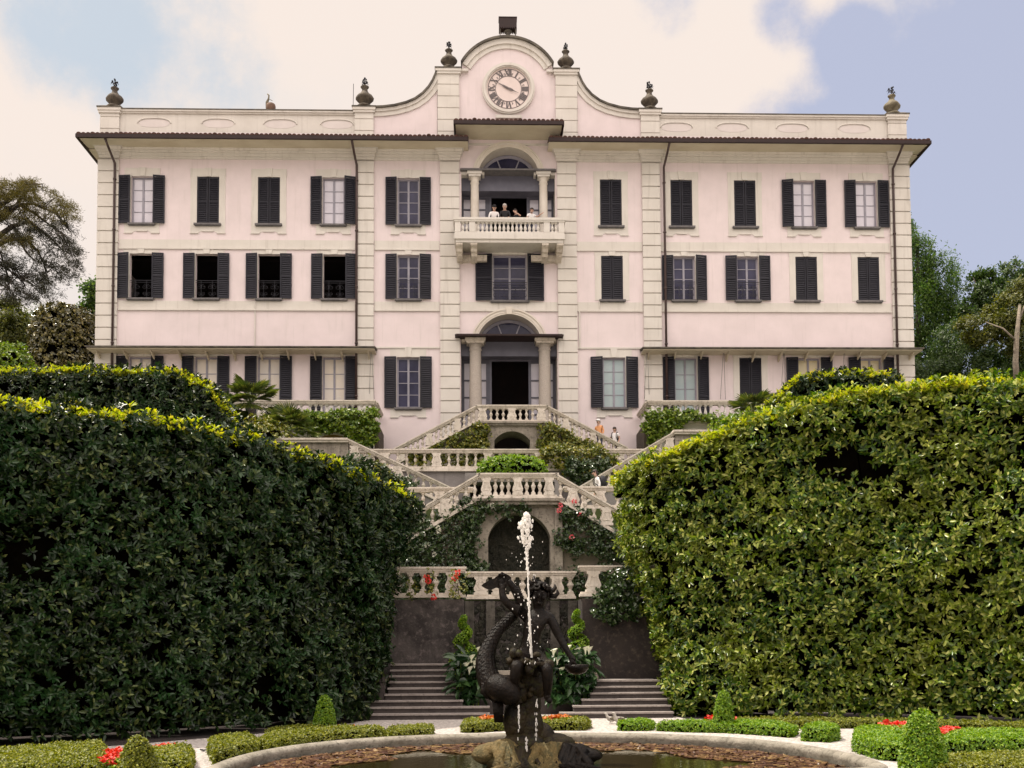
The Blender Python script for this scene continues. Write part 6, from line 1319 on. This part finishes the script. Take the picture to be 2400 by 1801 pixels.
for lab, rng, mm in (('low golden mossy rock spreading to the left of the statue foot', [(1140,1768),(1160,1758),(1185,1755),(1195,1772),(1170,1780)], 'moss'), ('dark green mossy rock in the middle of the statue foot', [(1210,1772),(1225,1765),(1240,1780)], 'rock'), ('low golden mossy rock to the right of the statue foot', [(1265,1760),(1285,1765),(1300,1755),(1270,1778)], 'moss'), ('flat dark rock at the far right of the statue foot', [(1330,1760),(1350,1768),(1370,1770),(1340,1775)], 'bronze')):
    m_ = MB(); 
    for px, py in rng:
        c = S(px, py, -.25); c.z = max(.1, c.z); m_.blob(c, (r_.uniform(.2,.3), .22, r_.uniform(.09,.16)), 22, 12, .07, r_)
    for j in range(9): px, py = random.choice(rng); c = S(px, py, -.4); m_.tube([(c.x, c.y, c.z+.08), (c.x+r_.uniform(-.2,.2), c.y-.12, .2), (c.x+r_.uniform(-.3,.3), c.y-.2, .12)], [.09,.07,.03], 6)
    b0 = S(*rng[0]); single('mossy_rock', m_, M[mm], (b0.x, b0.y, .1), lab, 'rock', 'rocks round the statue foot', smooth=True)
# water jet
m_ = MB(); jx = [(1246,1542),(1243,1480),(1240,1420),(1238,1370),(1236,1330),(1235,1300)]
m_.tube([S(a, b, -.55) for a, b in jx], [.015,.014,.012,.010,.008,.005], 8)
for k in range(60): s = r_.uniform(.006, .013); m_.blob(S(1240+r_.gauss(0, 1.6)+(k-30)*.06, 1330+k*3.4, -.56), (s, s, s*2.4), 5, 3)
for k in range(330):
    f = r_.random(); py = 1206+f*130; wv = (3+9*math.sin(min(1, f*1.6)*PI)**.7)*(1 if f < .7 else .6); px = 1233+r_.gauss(0, .62)*wv+(2 if f > .5 else 0); s = r_.uniform(.005, .019)*(1.5-f)
    m_.blob(S(px, py, -.5+r_.uniform(-.06,.06)), (s, s, s*r_.uniform(1, 2.2)), 6, 4)
for k in range(90): s = r_.uniform(.004, .011); m_.blob(S(r_.gauss(1236, 22), r_.uniform(1260, 1560), -.5+r_.uniform(-.2,.2)), (s, s, s*1.6), 5, 3)
single('water_jet', m_, M['spray'], tuple(S(1246, 1542, -.55)), 'thin white water jet breaking into drops in front of the statue', 'water jet', smooth=True)
m_ = MB()
for x, y0, y1 in ((1216,1655,1735),(1257,1640,1735),(1234,1725,1760)):
    for k in range(26): s = r_.uniform(.005, .011); m_.blob(S(x+r_.gauss(0, 1.2), r_.uniform(y0, y1), -.52), (s, s, s*3), 5, 3)
for k in range(120): c = G(r_.uniform(1180, 1360), r_.uniform(1770, 1800), .17); s = r_.uniform(.006,.016); m_.blob(c, (s, s, s*.8), 5, 3)
single('water_drips', m_, M['spray'], tuple(S(1234, 1740, -.5)), 'strings of water drops falling from the rock into the pool', 'water drops', kind='stuff')
# two ducks on the gravel
def duck(label, px, py, turn, s=1.):
    b = G(px, py, 0); t = thing('duck', label, 'duck', tuple(b), 'ducks on the gravel'); rot = Matrix.Rotation(turn, 3, 'Z')
    V = [(0,.0,.13),(0,.12,.12),(0,.22,.15),(0,-.09,.15),(0,-.12,.22),(0,-.135,.28),(0,-.19,.275),(.04,.02,.06),(.045,.01,.012),(-.04,.02,.06),(-.045,.01,.012)]
    E = [(0,1),(1,2),(0,3),(3,4),(4,5),(5,6),(0,7),(7,8),(0,9),(9,10)]; R = [.085,.07,.02,.065,.036,.04,.012,.012,.012,.012,.012]
    me = skinned('body', [rot@(Vector(v)*s) for v in V], E, [r*s for r in R], 0, 2); me.materials.append(M['feather']); me.polygons.foreach_set('use_smooth', [True]*len(me.polygons)); link('body', me, t)
    m_ = MB()
    for q in (-1, 1):
        vs = [b+rot@(Vector((q*.062, y, z))*s) for y, z in ((-.07,.16),(.0,.185),(.12,.16),(.21,.13),(.10,.10),(-.03,.10))]; vs2 = [b+rot@(Vector((q*.078, y*.96, z))*s) for y, z in ((-.07,.16),(.0,.18),(.12,.155),(.21,.13),(.10,.105),(-.03,.105))]
        m_.add(vs+vs2, [(0,1,2,3,4,5),(11,10,9,8,7,6)]+[(i, (i+1) % 6, (i+1) % 6+6, i+6) for i in range(6)])
    part('wings', m_, M['urnpale'], t)
duck('grey duck resting on the gravel left of its mate', 1431, 1697, -1.1, .95); duck('paler grey duck on the gravel beside the short box hedge', 1448, 1700, -.8, 1.1)
m_ = MB(); m_.tube([G(470,1757,.03), G(478,1759,.03), G(486,1757,.05), G(488,1748,.1)+Vector((0,0,.03)), G(494,1742,.15), G(503,1738,.2), G(510,1733,.22)], .018, 6); single('garden_hose', m_, M['blackc'], tuple(G(480,1758)), 'bent black hose end lying on the gravel by the left box hedge', 'hose', smooth=True)
